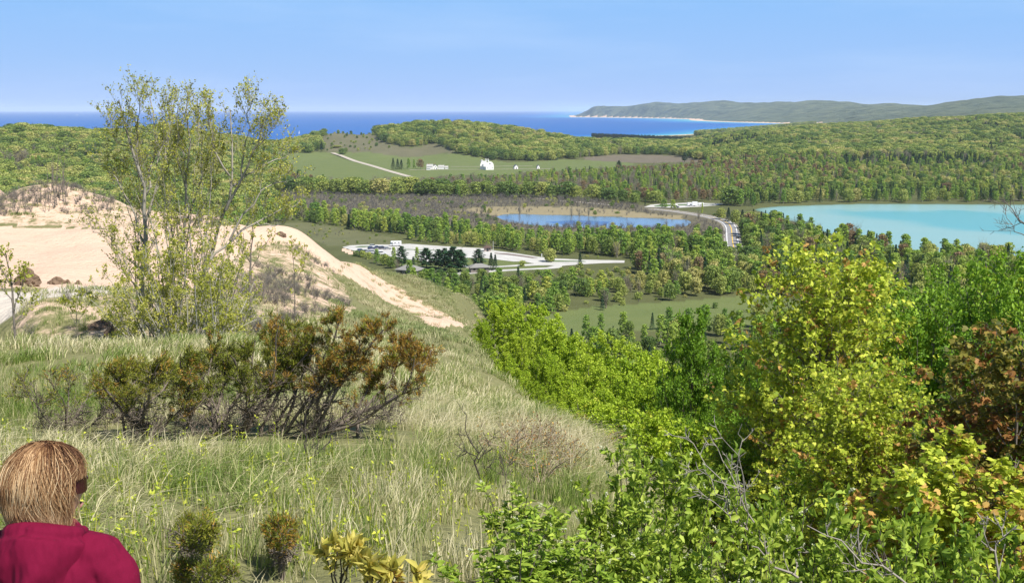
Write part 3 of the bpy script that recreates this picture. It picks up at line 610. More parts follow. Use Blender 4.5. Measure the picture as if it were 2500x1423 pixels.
for i in range(3): variant('conif', 12, 5+i*.5, 'conif', M_conif, bark_dark, 50+i, .16, .95)
for i in range(3): variant('pine', 14, 9+i*.6, 'pine', M_pine, bark_dark, 60+i, .26, .97)
for i in range(2): variant('red', 10, 7, 'red', M_red, bark_grey, 70+i, .15, .75)
for i in range(3): variant('shrub', 3, 3.4+i*.4, 'shrub', M_hard, bark_grey, 80+i, .06, .6)
for i in range(2): variant('dpine', 14, 5, 'dpine', M_darkpine, bark_dark, 90+i, .16, .9)
for i in range(3):
    tv, tq = twig_mesh(100+i, 2.6, 3.4, 12, 10); VAR.setdefault('twig', []).append((None, None, mesh_np('bare_bush', tv, [tq], [M_thk]), 2.6, 3.4))
    tv, tq = twig_mesh(120+i, 9, 4.5, 9, 20); m2 = mesh_np('bare_tree', tv, [tq], [M_bare]); VAR.setdefault('bare', []).append((m2, None, m2, 9, 4.5))

def scatter(name, items, label, cat, group=None):
    """items: (x, y, z, key, variant, sx, sz, rz) as ONE stuff object made by geometry nodes"""
    keys = sorted({(k, v) for _, _, _, k, v, _, _, _ in items}); idx = {k: i for i, k in enumerate(keys)}
    A = np.array([(a, b, c, idx[(k, v)], sx, sz, rz) for a, b, c, k, v, sx, sz, rz in items], float)
    me = bpy.data.meshes.new(name); me.vertices.add(len(A)); me.vertices.foreach_set('co', A[:, :3].astype(np.float32).ravel())
    at = me.attributes.new('vid', 'INT', 'POINT'); at.data.foreach_set('value', A[:, 3].astype(np.int32))
    at = me.attributes.new('scl', 'FLOAT_VECTOR', 'POINT'); at.data.foreach_set('vector', A[:, [4, 4, 5]].astype(np.float32).ravel())
    at = me.attributes.new('rot', 'FLOAT_VECTOR', 'POINT'); rt = np.zeros((len(A), 3), np.float32); rt[:, 2] = A[:, 6]; at.data.foreach_set('vector', rt.ravel())
    o = add_obj(name, me, label=label, category=cat, kind='stuff')
    if group: o['group'] = group
    ng = bpy.data.node_groups.new(name, 'GeometryNodeTree'); ng.interface.new_socket('Geometry', in_out='INPUT', socket_type='NodeSocketGeometry'); ng.interface.new_socket('Geometry', in_out='OUTPUT', socket_type='NodeSocketGeometry')
    gi = ng.nodes.new('NodeGroupInput'); go = ng.nodes.new('NodeGroupOutput'); jn = ng.nodes.new('GeometryNodeJoinGeometry'); L = ng.links.new
    def attr(nm, ty):
        n = ng.nodes.new('GeometryNodeInputNamedAttribute'); n.data_type = ty; n.inputs[0].default_value = nm; return n.outputs[0]
    vid = attr('vid', 'INT'); scl = attr('scl', 'FLOAT_VECTOR'); rot = attr('rot', 'FLOAT_VECTOR')
    e2r = ng.nodes.new('FunctionNodeEulerToRotation'); L(rot, e2r.inputs[0])
    for i, (k, v) in enumerate(keys):
        src = SRC.get((k, v))
        if src is None: src = bpy.data.objects.new('plant_source', VAR[k][v][2]); SRC[(k, v)] = src
        oi = ng.nodes.new('GeometryNodeObjectInfo'); oi.inputs[0].default_value = src; oi.transform_space = 'ORIGINAL'
        cmp_ = ng.nodes.new('FunctionNodeCompare'); cmp_.data_type = 'INT'; cmp_.operation = 'EQUAL'; L(vid, cmp_.inputs[2]); cmp_.inputs[3].default_value = i
        ip = ng.nodes.new('GeometryNodeInstanceOnPoints'); L(gi.outputs[0], ip.inputs['Points']); L(cmp_.outputs[0], ip.inputs['Selection']); L(oi.outputs['Geometry'], ip.inputs['Instance']); L(e2r.outputs[0], ip.inputs['Rotation']); L(scl, ip.inputs['Scale'])
        L(ip.outputs[0], jn.inputs[0])
    L(jn.outputs[0], go.inputs[0]); md = o.modifiers.new('scatter', 'NODES'); md.node_group = ng
    return o
SRC = {}

# ------------------------------------------------------------------ the woods
def jitter_pts(rng, spacing, amin, amax, dmin, dmax):
    # even-area points over an annular wedge
    area = (amax-amin)*(dmax**2-dmin**2)/2; n = int(area/spacing**2*1.15)
    x0 = dmax*math.sin(amin); x1 = dmax*math.sin(amax)
    gx = np.arange(x0, x1, spacing); gy = np.arange(dmin*.85, dmax, spacing); X, Y = np.meshgrid(gx, gy)
    X = X+rng.uniform(-.45, .45, X.shape)*spacing; Y = Y+rng.uniform(-.45, .45, X.shape)*spacing; X = X.ravel(); Y = Y.ravel()
    d = np.hypot(X, Y); a = np.arctan2(X, Y); k = (d > dmin) & (d < dmax) & (a > amin) & (a < amax); return X[k], Y[k]
LOTX = [(825, 598), (1000, 590), (1212, 606), (1360, 628), (1540, 633), (1540, 650), (1400, 655), (1370, 665), (1230, 672), (1130, 690), (1060, 690), (960, 660), (840, 615)]
ROADX = [(1560, 495), (1790, 493), (1775, 508), (1740, 525), (1775, 535), (1800, 550), (1806, 575), (1815, 640), (1770, 640), (1768, 560), (1745, 545), (1690, 532), (1600, 520), (1560, 512)]
FIELDX = [(690, 375), (800, 372), (840, 372), (1000, 362), (1060, 352), (1115, 374), (1200, 391), (1310, 394), (1400, 388), (1500, 378), (1640, 378), (1740, 396), (1700, 412), (1560, 420), (1480, 424), (1330, 432), (1250, 444), (1100, 448), (1000, 458), (960, 454), (830, 458), (760, 445), (690, 420)]
BELT = [(560, 620), (640, 550), (690, 540), (745, 545), (800, 548), (830, 558), (900, 566), (960, 574), (1000, 577), (1000, 597), (1090, 602), (1200, 606), (1350, 628), (1560, 636), (1780, 640), (1766, 612), (1700, 600), (1500, 592), (1300, 586), (1200, 574), (1100, 562), (1000, 552), (900, 545), (800, 536), (690, 520), (560, 520)]
EAST = [(1545, 655), (1830, 645), (1818, 590), (1816, 562), (1836, 548), (1880, 548), (1940, 562), (2010, 585), (2150, 615), (2500, 655), (3000, 665), (3000, 830), (2000, 830), (1960, 730), (1890, 716), (1700, 728), (1560, 690)]
SCRUB = [(1020, 690), (1120, 690), (1230, 690), (1300, 668), (1560, 655), (1600, 700), (1700, 730), (1450, 747), (1310, 772), (1200, 780), (1100, 740)]
BELOW = [(1440, 812), (1700, 798), (2000, 790), (3200, 800), (3200, 1500), (1200, 1500), (1250, 860), (1400, 850)]
BACK = [(690, 425), (830, 443), (960, 440), (1000, 442), (1100, 430), (1250, 430), (1330, 416), (1500, 408), (1580, 402), (1750, 395), (1800, 390), (3200, 395), (3200, 500), (2500, 498), (2300, 496.5), (2100, 496), (2000, 498), (1900, 501.5), (1840, 509), (1770, 497), (1600, 494), (1450, 488), (1300, 478), (1000, 470), (690, 466)]
def woods():
    rng = rs(5); T = []
    def test(X, Y): 
        Z = H(X, Y); px, py = project(X, Y, Z); return Z, px, py
    def put(x, y, z, key, sx, sz): T.append((x, y, z, key, rng.randint(len(VAR[key])), sx, sz, rng.uniform(0, 6.283)))
    # close valley
    X, Y = jitter_pts(rng, 6.0, -.40, .62, 250, 960); Z, px, py = test(X, Y)
    wet = (polydist(X, Y, GLEN) > -4) | (polydist(X, Y, POND) > -4)
    cl = fbm(X, Y, 45, 3, 61); cl2 = fbm(X, Y, 90, 3, 62)
    belt = inpoly(px, py, BELT); east = inpoly(px, py, EAST); scr = inpoly(px, py, SCRUB); low = inpoly(px, py, BELOW); bad = inpoly(px, py, LOTX) | inpoly(px, py, ROADX) | wet
    for i in range(len(X)):
        if bad[i]: continue
        u = rng.rand(); v = rng.rand(); D = math.hypot(X[i], Y[i])
        if px[i] < 640 and D > 640 and v < .55: s = rng.uniform(.8, 1.3); put(X[i], Y[i], Z[i], 'aspen' if u < .5 else 'hard' if u < .8 else 'bare', s*.8, s*.85); continue
        if belt[i] and cl[i] > .36 and v < .85:
            s = rng.uniform(.75, 1.25)*(1.15 if cl2[i] > .5 else .9)
            if u < .60: put(X[i], Y[i], Z[i], 'aspen', s, s)
            elif u < .86: put(X[i], Y[i], Z[i], 'hard', s*.5, s*.66)
            elif u < .95: put(X[i], Y[i], Z[i], 'conif', s*.62, s*.62)
            elif u < .98: put(X[i], Y[i], Z[i], 'bare', s*.8, s*.8)
            else: put(X[i], Y[i], Z[i], 'shrub', s, s)
        elif belt[i] and v < .3: put(X[i], Y[i], Z[i], 'shrub', .8, .8)
        elif east[i] and v < .62:
            s = rng.uniform(.8, 1.3); con = .09+.24*((px[i] > 1990) & (px[i] < 2330) & (py[i] < 640)) 
            if px[i] < 1960 and py[i] < 560: con = .3
            if u < con: put(X[i], Y[i], Z[i], 'conif', s*.85, s*.95)
            elif u < .62: put(X[i], Y[i], Z[i], 'hard', s*.62, s*.76)
            elif u < .90: put(X[i], Y[i], Z[i], 'aspen', s*1.15, s*1.12)
            elif u < .94: put(X[i], Y[i], Z[i], 'red', s, s*1.1)
            elif u < .97: put(X[i], Y[i], Z[i], 'bare', s, s*1.1)
            else: put(X[i], Y[i], Z[i], 'shrub', 1.2, 1.2)
        elif scr[i] and v < (.95 if cl[i] > .38 else .45):
            s = rng.uniform(.6, 1.2)
            if py[i] < 694 and px[i] > 1180: put(X[i], Y[i], Z[i], 'shrub', s*.8, s*.7); continue
            if u < .42: put(X[i], Y[i], Z[i], 'aspen', s, s*.85)
            elif u < .62: put(X[i], Y[i], Z[i], 'hard', s*.5, s*.55)
            elif u < .70: put(X[i], Y[i], Z[i], 'conif', s*.6, s*.5)
            elif u < .92: put(X[i], Y[i], Z[i], 'shrub', s*1.3, s*1.2)
            else: put(X[i], Y[i], Z[i], 'bare', s*.7, s*.6)
        elif low[i] and v < .55 and D > 250:
            s = rng.uniform(.7, 1.1)
            if u < .3: put(X[i], Y[i], Z[i], 'conif', s*.6, s*.6)
            elif u < .8: put(X[i], Y[i], Z[i], 'aspen', s, s)
            else: put(X[i], Y[i], Z[i], 'hard', s*.55, s*.7)
    for kx, ky, kk, s in ((1275, 650, 'shrub', 1), (1370, 664, 'shrub', .8), (1416, 655, 'conif', .7), (1435, 668, 'shrub', .9), (1265, 698, 'conif', .75), (1288, 690, 'shrub', 1), (1345, 640, 'hard', .45), (1470, 757, 'conif', .5), (1480, 752, 'bare', .8), (1520, 745, 'shrub', .7), (1745, 752, 'shrub', .8), (1000, 680, 'aspen', .9), (1030, 690, 'hard', .45), (1045, 700, 'aspen', .8), (1010, 700, 'aspen', .9), (1060, 712, 'conif', .5), (920, 644, 'aspen', .8), (940, 648, 'hard', .5), (955, 655, 'hard', .5), (900, 632, 'shrub', 1.2), (885, 628, 'shrub', 1.3), (870, 626, 'shrub', 1.1), (962, 640, 'aspen', .8), (1175, 683, 'shrub', .8), (970, 662, 'bare', .6)):
        p = at_z(kx, ky, .6); put(p[0], p[1], .6, kk, s, s)
    # wooded country further out
    X, Y = jitter_pts(rng, 9.6, -.62, .60, 930, 3500); Z, px, py = test(X, Y)
    D = np.hypot(X, Y); ok = (Z > .35) & ~inpoly(px, py, FIELDX) & (polydist(X, Y, LAKE) < -25) & (polydist(X, Y, GLEN) < -5)
    ok &= ~inpoly(px, py, MARSH) & ~inpoly(px, py, REED) & ~inpoly(px, py, ROADX) & ~((px > -100) & (px < 900) & (D > 2350))
    ok &= ~((px > 2090) & (px < 2130) & (py > 388) & (py < 397))
    cl = fbm(X, Y, 60, 3, 71); c2 = fbm(X, Y, 160, 3, 72); back = inpoly(px, py, BACK); slope = inpoly(px, py, SLOPE)
    keep = rng.rand(len(X)) < np.where(D > 1900, .62, .8); road = (px > 800) & (px < 1010) & (np.abs(py-(374+(px-812)*.307)) < 5)
    for i in np.where(ok & keep & ~road)[0]:
        u = rng.rand(); s = rng.uniform(.75, 1.2); x, y, z = X[i], Y[i], Z[i]; p = px[i]; q = py[i]
        if slope[i]:
            if u < .16: put(x, y, z, 'shrub', s*1.3, s*1.3)
            elif u < .22: put(x, y, z, 'hard', s*.5, s*.5)
            continue
        if back[i] and p < 1800 and D[i] < 1500:
            if cl[i] < .40 and p < 1300: continue
            if p < 1450 and u < .45 and q > 455: put(x, y, z, 'bare', s, s*1.1)
            elif u < .42: put(x, y, z, 'aspen', s*.95, s*1.0)
            elif u < .62: put(x, y, z, 'hard', s*.55, s*.7)
            elif u < .74 and c2[i] > .45: put(x, y, z, 'conif', s*.7, s*.8)
            elif u < .80 or (c2[i] < .48 and p > 1300 and u < .9): put(x, y, z, 'red', s*.95, s*.95)
            else: put(x, y, z, 'bare', s, s*1.1)
        elif back[i]:
            edge = q > 480
            if edge and (u < .30): put(x, y, z, 'conif', s*.9, s*.95)
            elif (q < 412) & (p > 2060) & (p < 2420) & (u < .55): put(x, y, z, 'conif', s*1.1, s*.95)
            elif u < .18 and c2[i] < .52: put(x, y, z, 'red', s, s*1.1)
            elif u < .55: put(x, y, z, 'hard', s*.75, s*.85)
            elif u < .84: put(x, y, z, 'aspen', s*1.15, s*1.15)
            elif u < .94: put(x, y, z, 'conif', s*.8, s*.9)
            else: put(x, y, z, 'bare', s, s*1.2)
        else:
            if D[i] > 2640 and p < 1720 and p > 1390: 
                continue
            s *= 1+.25*(cl[i]-.5)
            if c2[i] > .56 and cl[i] > .5 and u < .62 and p > 1700: put(x, y, z, 'conif', s*1.35, s*1.0)
            elif c2[i] < .36 and cl[i] > .5 and u < .5: put(x, y, z, 'bare', s*1.6, s*1.2)
            elif u < .80: w_ = rng.uniform(1.0, 1.75); put(x, y, z, 'hard', s*w_, s*(.75+.25*w_))
            elif u < .87 and c2[i] > .46: put(x, y, z, 'conif', s, s*1.05)
            elif u < .97: put(x, y, z, 'aspen', s*1.5, s*1.2)
            else: put(x, y, z, 'bare', s*1.3, s*1.2)
    # edge of the hill wood, dark pine plantation on the point
    a = at_z(1449, 336.5); b = at_z(1700, 348); rp = rs(8)
    for i in range(1500):
        t = rp.rand(); dd = rp.uniform(-40, 90); p = a*(1-t)+b*t; p = p+np.array([0, dd, 0]); z = max(.3, Hs(p[0], p[1])); s = rp.uniform(.55, 1.05)
        T.append((p[0], p[1], z, 'dpine', rp.randint(2), s*1.4, s*.88, rp.uniform(0, 6)))
    a = at_z(1690, 331); b = at_z(1960, 309)
    for i in range(3000):
        t = rp.rand(); p = a*(1-t)+b*t; dd = rp.uniform(-40, 90)*(1+t*2); p = p+np.array([0, dd-120, 0]); s = rp.uniform(.9, 1.3); z = Hs(p[0], p[1])
        T.append((p[0], p[1], z, 'bare' if rp.rand() < .6 else 'hard', rp.randint(2), s*1.3, s*1.1, rp.uniform(0, 6)))
    # what shows largest stands as single trees, the rest is one wood
    def size(t): 
        k = VAR[t[3]][t[4]]; d = math.hypot(t[0], t[1]); pxx, _ = project(t[0], t[1], t[2]); vis = 1 if -50 < pxx < 2560 else 0
        if pxx < 690 and d < 1000: vis = 0
        if pxx > 1450 and d < 380: vis *= .3
        return k[3]*t[6]/d*vis
    near = [t for t in T if math.hypot(t[0], t[1]) < 960]
    LIM = {'aspen': 290, 'hard': 200, 'conif': 150, 'shrub': 120, 'bare': 60, 'red': 40}
    lone = []
    for k, n in LIM.items():
        L = sorted([t for t in near if t[3] == k], key=size, reverse=True); lone += [t for t in L[:n] if size(t) > 0]
    ids = {id(t) for t in lone}; rest = [t for t in T if id(t) not in ids]
    NM = {'aspen': ('aspen_tree', 'tree'), 'hard': ('broadleaf_tree', 'tree'), 'conif': ('fir_tree', 'tree'), 'shrub': ('shrub', 'shrub'), 'bare': ('leafless_tree', 'tree'), 'red': ('red_maple_tree', 'tree')}
    DS = {'aspen': 'narrow fresh green aspen', 'hard': 'round topped mid green broadleaf tree', 'conif': 'dark pointed evergreen', 'shrub': 'low rounded green shrub', 'bare': 'grey leafless tree', 'red': 'reddish brown budding maple'}
    def where(t):
        px, py = project(t[0], t[1], t[2]); P = np.array([px]), np.array([py])
        if inpoly(*P, BELT)[0]: return 'in the belt between pond and parking lot'
        if inpoly(*P, EAST)[0]: return 'in woods between highway and turquoise lake'
        if inpoly(*P, SCRUB)[0]: return 'in scrub between parking lot and near field'
        if inpoly(*P, BELOW)[0]: return 'at the slope foot below the near field'
        return 'standing beside the parking lot lawns'
    for t in lone:
        cm, tm, jm, h, w = VAR[t[3]][t[4]]; wh = where(t); nm, cat = NM[t[3]]
        o = thing(nm, DS[t[3]]+' '+wh, cat, t[:3], t[7], DS[t[3]]+'s '+wh); o.scale = (t[5], t[5], t[6])
        c = add_obj('crown' if t[3] != 'bare' else 'branches', cm, o)
        if tm: add_obj('trunk', tm, o)
    scatter('woodland', [t for t in rest], 'spring woods of mixed greens covering the valley and the hills', 'woods')
    # grey thicket of the marsh
    X, Y = jitter_pts(rng, 3.6, -.4, .22, 690, 1130); Z, px, py = test(X, Y); cl = fbm(X, Y, 50, 3, 81)
    ok = inpoly(px+(cl-.5)*60, py+(cl-.5)*8, MARSH) & ~inpoly(px, py, REED) & (polydist(X, Y, POND) < -4) & ~inpoly(px, py, ROADX) & (rng.rand(len(X)) < .72)
    ok2 = inpoly(px, py, REED) & (polydist(X, Y, POND) < -4) & (rng.rand(len(X)) < .10); ok = ok | ok2
    it = [(X[i], Y[i], Z[i], 'twig' if rng.rand() < .93 else 'shrub', rng.randint(3), rng.uniform(.7, 1.4), rng.uniform(.5, 1.2)*(1+.6*(cl[i] > .6)), rng.uniform(0, 6)) for i in np.where(ok)[0]]
    scatter('marsh_thicket', it, 'grey leafless thicket spread across the marsh beyond the pond', 'thicket')
    # low brush on the open ground
    X, Y = jitter_pts(rng, 5, -.25, .3, 380, 900); Z, px, py = test(X, Y); cl = fbm(X, Y, 30, 3, 91)
    ok = (inpoly(px, py, PLAIN) | inpoly(px, py, SCRUB) | inpoly(px, py, BELT)) & ~inpoly(px, py, LOTX) & ~inpoly(px, py, ROADX) & (rng.rand(len(X)) < np.where(cl > .5, .45, .08))
    it = [(X[i], Y[i], Z[i], 'shrub' if rng.rand() < .6 else 'twig', rng.randint(3), rng.uniform(.3, .7), rng.uniform(.25, .6), rng.uniform(0, 6)) for i in np.where(ok)[0]]
    scatter('heath_brush', it, 'low brown and green brush dotted over the open valley ground', 'brush')
    print('trees', len(T), 'single', len(lone), 'thicket', len(it))
woods()
# ------------------------------------------------------------------ dune grass
M_grass = foliage('marram_blades', [(0, (.16, .25, .045)), (.28, (.27, .35, .085)), (.42, (.44, .45, .19)), (.62, (.64, .58, .34)), (1, (.76, .69, .47))], 3.2, .45, 1.0, .75, .4, tcol=(.35, .40, .08))
M_grass2 = foliage('slope_grass_blades', [(0, (.17, .24, .07)), (.35, (.27, .31, .12)), (.6, (.42, .40, .21)), (1, (.60, .53, .34))], 7, .45, .9, .5, .25, tcol=(.35, .38, .1))
def tuft(seed, n, h, spread, w, mat, key, lean=.35, flat=0):
    rng = rs(seed); a = rng.uniform(0, 6.283, n); r = rng.uniform(0, spread, n); B = np.stack([r*np.cos(a), r*np.sin(a), np.zeros(n)-.03], 1)
    dr = rng.uniform(0, 6.283, n); ln = rng.uniform(.05, lean, n)+flat*rng.uniform(0, 1, n); L = h*rng.uniform(.45, 1.1, n); D = np.stack([np.cos(dr), np.sin(dr), 0*dr], 1)
    D = D+np.array([.35, .1, 0]); S = np.cross(D, [0, 0, 1.]); S /= np.linalg.norm(S, axis=1, keepdims=True)
    yaw = rng.uniform(-1, 1, n)[:, None]; S = S*np.cos(yaw)+D*np.sin(yaw)
    V = []
    for t, ww in ((0, 1), (.4, .9), (.75, .6)):
        c = B+D*(ln*L*t*t*1.6)[:, None]+np.array([0, 0, 1.])*(L*(t-.35*ln*t*t))[:, None]
        V += [c-S*w*ww/2, c+S*w*ww/2]
    t = 1.0; V.append(B+D*(ln*L*1.75)[:, None]+np.array([0, 0, 1.])*(L*(1-.55*ln))[:, None])
    V = np.stack(V, 1).reshape(-1, 3); o = np.arange(n)[:, None]*7
    q = np.concatenate([o+[0, 1, 3, 2], o+[2, 3, 5, 4]]); tr = o+[4, 5, 6]
    me = mesh_np('grass_tuft', V, [q, tr], [mat]); VAR.setdefault(key, []).append((None, None, me, h, spread))
for i in range(6): tuft(200+i, 42, .28, .13, .0065, M_grass, 'tuft', .3)
for i in range(3): tuft(210+i, 34, .29, .16, .0065, M_grass, 'tuftflat', .9, .7)
for i in range(4): tuft(220+i, 40, .30, .25, .013, M_grass, 'tuftmid', .5)
for i in range(4): tuft(230+i, 34, .36, .45, .030, M_grass2, 'tuftfar', .8)
def grass():
    rng = rs(77); it = []
    for d0, d1, n2, key in ((1.2, 5, 34, 'tuft'), (5, 11, 34, 'tuft'), (11, 20, 20, 'tuft'), (20, 46, 10, 'tuftmid'), (46, 165, 3.0, 'tuftfar')):
        a0, a1 = (-.75, .6) if d1 < 12 else (-.55, .42)
        A = (a1-a0)*(d1*d1-d0*d0)/2; n = int(A*n2); a = rng.uniform(a0, a1, n); d = np.sqrt(rng.uniform(d0*d0, d1*d1, n)); X = d*np.sin(a); Y = d*np.cos(a); Z = H(X, Y); px, py = project(X, Y, Z)
        c = fbm(X, Y, 2.2, 3, 41); c2 = fbm(X, Y, 7, 3, 42); ok = rng.rand(n) < sstep(.22, .55, c)*.8+.25
        if d1 > 40:
            w = np.ones(n)
            w[inpoly(px, py, [(-900, 400), (60, 400), (680, 530), (760, 550), (800, 604), (896, 662), (992, 726), (1060, 763), (1145, 797), (1062, 803), (1024, 785), (896, 710), (800, 656), (740, 606), (690, 590), (640, 600), (560, 640), (500, 700), (300, 700), (-900, 705)]) & (d > 44)] = .0
            w[inpoly(px, py, [(800, 612), (896, 672), (992, 736), (1135, 802), (1062, 810), (1024, 785), (896, 710), (800, 660)]) & (d > 44)] = .16
            w[inpoly(px, py, [(-900, 700), (300, 700), (150, 765), (60, 812), (-900, 825)]) & (d > 38)] = 0
            w[inpoly(px, py, [(560, 640), (690, 590), (740, 600), (800, 650), (850, 700), (860, 760), (700, 800), (560, 770), (480, 700)]) & (d > 38)] = .16
            w[inpoly(px, py, [(40, 700), (400, 700), (640, 700), (640, 822), (60, 822)]) & (d > 31) & (d < 60)] = .22
            ok &= rng.rand(n) < w*sstep(.30, .5, c2+.06)
        for i in np.where(ok)[0]:
            k = key; s = rng.uniform(.75, 1.25)
            if key == 'tuft' and c2[i] < .47 and rng.rand() < .55: k = 'tuftflat'
            if 10.6 < d[i] < 13.5 and 240 < px[i] < 1010 and (rng.rand() < .6 or (rng.rand() < .9 and d[i] > 11.6)): continue
            if d[i] < 3.4 and -1.6 < X[i] < -.2: continue
            it.append((X[i], Y[i], Z[i], k, rng.randint(len(VAR[k])), s, s*rng.uniform(.8, 1.2), rng.uniform(-.8, .8)))
    scatter('dune_grass', it, 'green and straw coloured marram grass covering the dune slope', 'grass'); print('tufts', len(it))

# ------------------------------------------------------------------ hand-placed woody plants
def px_line(pts, d0, dd=0.0, n=9, rng=None, wob=.0):
    P = smooth_line([(a, b) for a, b in pts], 6); k = len(P); idx = np.linspace(0, k-1, n)
    out = []
    for q, i in enumerate(idx):
        j = int(i); f = i-j; a = P[j]*(1-f)+P[min(j+1, k-1)]*f
        p = at_d(a[0], a[1], d0+dd*q/(n-1)); 
        if rng is not None and q: p = p+rng.normal(size=3)*wob
        out.append(p)
    return np.array(out)
def side_shoots(rng, stems, rads, cnt, L, up=.6, tmin=.3, n=4, out=1.0, rr=.35, decay=.45):
    P = []; Rd = []; src = []
    for si, (s, r) in enumerate(zip(stems, rads)):
        m = len(s)
        for j in range(cnt):
            t = rng.uniform(tmin, .98); q = t*(m-1); i = int(q); f = q-i; a = s[i]*(1-f)+s[min(i+1, m-1)]*f; tan = s[min(i+1, m-1)]-s[max(i-1, 0)]; tan = tan/(np.linalg.norm(tan)+1e-9)
            d = rv(rng, 1)[0]*out; d = d-tan*np.dot(d, tan)*.8; d = d/np.linalg.norm(d)*.8+tan*.6+np.array([0, 0, up]); d /= np.linalg.norm(d)
            ll = L*rng.uniform(.5, 1.2)*(1-decay*t); e = a+d*ll; c = (a+e)/2+rv(rng, 1)[0]*ll*.08-np.array([0, 0, ll*.06])
            tt = np.linspace(0, 1, n)[:, None]; P.append((1-tt)**2*a+2*tt*(1-tt)*c+tt*tt*e); r0 = max(.0035, r[i]*rr); Rd.append(np.linspace(r0, r0*.4, n)); src.append(si)
    return P, Rd, src
def leaf_on(rng, twigs, per, size, kind, wratio=.8, tmin=.15, upn=.6, spread=1.0, hang=0.0, jitter=.02):
    C = []; D = []; 
    for t in twigs:
        m = len(t); q = rng.uniform(tmin, 1, per)*(m-1); i = q.astype(int); i2 = np.minimum(i+1, m-1); f = (q-i)[:, None]; C.append(t[i]*(1-f)+t[i2]*f)
        tan = t[-1]-t[0]; tan = tan/(np.linalg.norm(tan)+1e-9); D.append(rv(rng, per)*spread+tan*.7)
    C = np.concatenate(C); D = np.concatenate(D); D[:, 2] -= hang; C = C+rng.normal(size=C.shape)*jitter
    N_ = rv(rng, len(C))*(1-upn)+np.array([0, 0, upn]); s = size*rng.uniform(.6, 1.2, len(C))
    return leaves(C, D, N_, s, s*wratio, kind)
def woody(name, label, cat, loc, stemsP, stemsR, barkm, crowns, group=None, part='stems', k=6):
    """thing with a stems mesh and one mesh per kind of foliage; geometry given in world space"""
    o = thing(name, label, cat, loc, 0, group); off = np.array(loc)
    v, q = tubes(stemsP, stemsR, k); add_obj(part, mesh_np(part, v-off, [q], [barkm], smooth=True), o)
    for nm, (V, fs), mat in crowns: add_obj(nm, mesh_np(nm, V-off, fs, [mat]), o)
    return o
M_pop = foliage('poplar_leaves', [(0, (.32, .37, .055)), (.5, (.50, .52, .09)), (1, (.64, .60, .15))], 50, .3, .2, .9, .5, tcol=(.66, .66, .08))
bark_pop = simple('poplar_bark', (.33, .30, .25), .9, 0, .45, 4, .4, 25)
M_popbud = foliage('poplar_catkins', [(0, (.10, .11, .05)), (1, (.20, .18, .08))], 50, .3, .2, .9, .2)
M_jung = foliage('juniper_green', [(0, (.10, .13, .015)), (.5, (.20, .22, .025)), (1, (.34, .29, .04))], 3, .2, .9, .7, .15, tcol=(.3, .25, .03))
M_junr = foliage('juniper_rust', [(0, (.20, .115, .02)), (.5, (.36, .215, .035)), (1, (.50, .33, .07))], 3, .2, .9, .7, .15, tcol=(.4, .2, .04))
M_lime = foliage('lime_green_leaves', [(0, (0.238, 0.389, 0.022)), (.5, (0.389, 0.540, 0.038)), (1, (0.518, 0.626, 0.065))], 30, .5, .3, .6, .4, tcol=(.45, .55, .03))
M_green = foliage('fresh_green_leaves', [(0, (0.110, 0.231, 0.020)), (.5, (0.198, 0.363, 0.031)), (1, (0.330, 0.484, 0.050))], 30, .4, .3, .7, .38, tcol=(.35, .5, .02))
M_ylw = foliage('yellow_green_leaves', [(0, (0.299, 0.430, 0.031)), (.5, (0.525, 0.616, 0.069)), (1, (0.718, 0.692, 0.108))], 30, .3, .3, .8, .4, tcol=(.55, .55, .04))
M_org = foliage('bronze_leaves', [(0, (0.356, 0.220, 0.055)), (.5, (0.546, 0.319, 0.088)), (1, (0.618, 0.418, 0.132))], 30, .3, .3, .8, .35, tcol=(.55, .35, .06))
M_brz = foliage('rust_bronze_leaves', [(0, (.16, .08, .025)), (.5, (.30, .14, .04)), (1, (.42, .22, .07))], 30, .3, .3, .8, .35, tcol=(.5, .25, .05))
M_cherry = foliage('cherry_leaves', [(0, (.18, .30, .03)), (.5, (.30, .43, .05)), (1, (.45, .53, .09))], 3, .3, .3, .8, .38, tcol=(.4, .5, .04))
M_grnd = foliage('olive_maple_leaves', [(0, (.10, .13, .02)), (.5, (.24, .22, .04)), (1, (.42, .30, .07))], 30, .3, .3, .9, .35, tcol=(.4, .36, .04))
M_flower = foliage('blossom_cream', [(0, (.55, .58, .35)), (1, (.80, .80, .62))], 30, .2, .2, .5, .3, tcol=(.7, .7, .4))
M_yl = foliage('pale_yellow_leaves', [(0, (.42, .42, .07)), (.5, (.62, .55, .13)), (1, (.72, .58, .22))], 3, .3, .3, .8, .4, tcol=(.7, .6, .1))

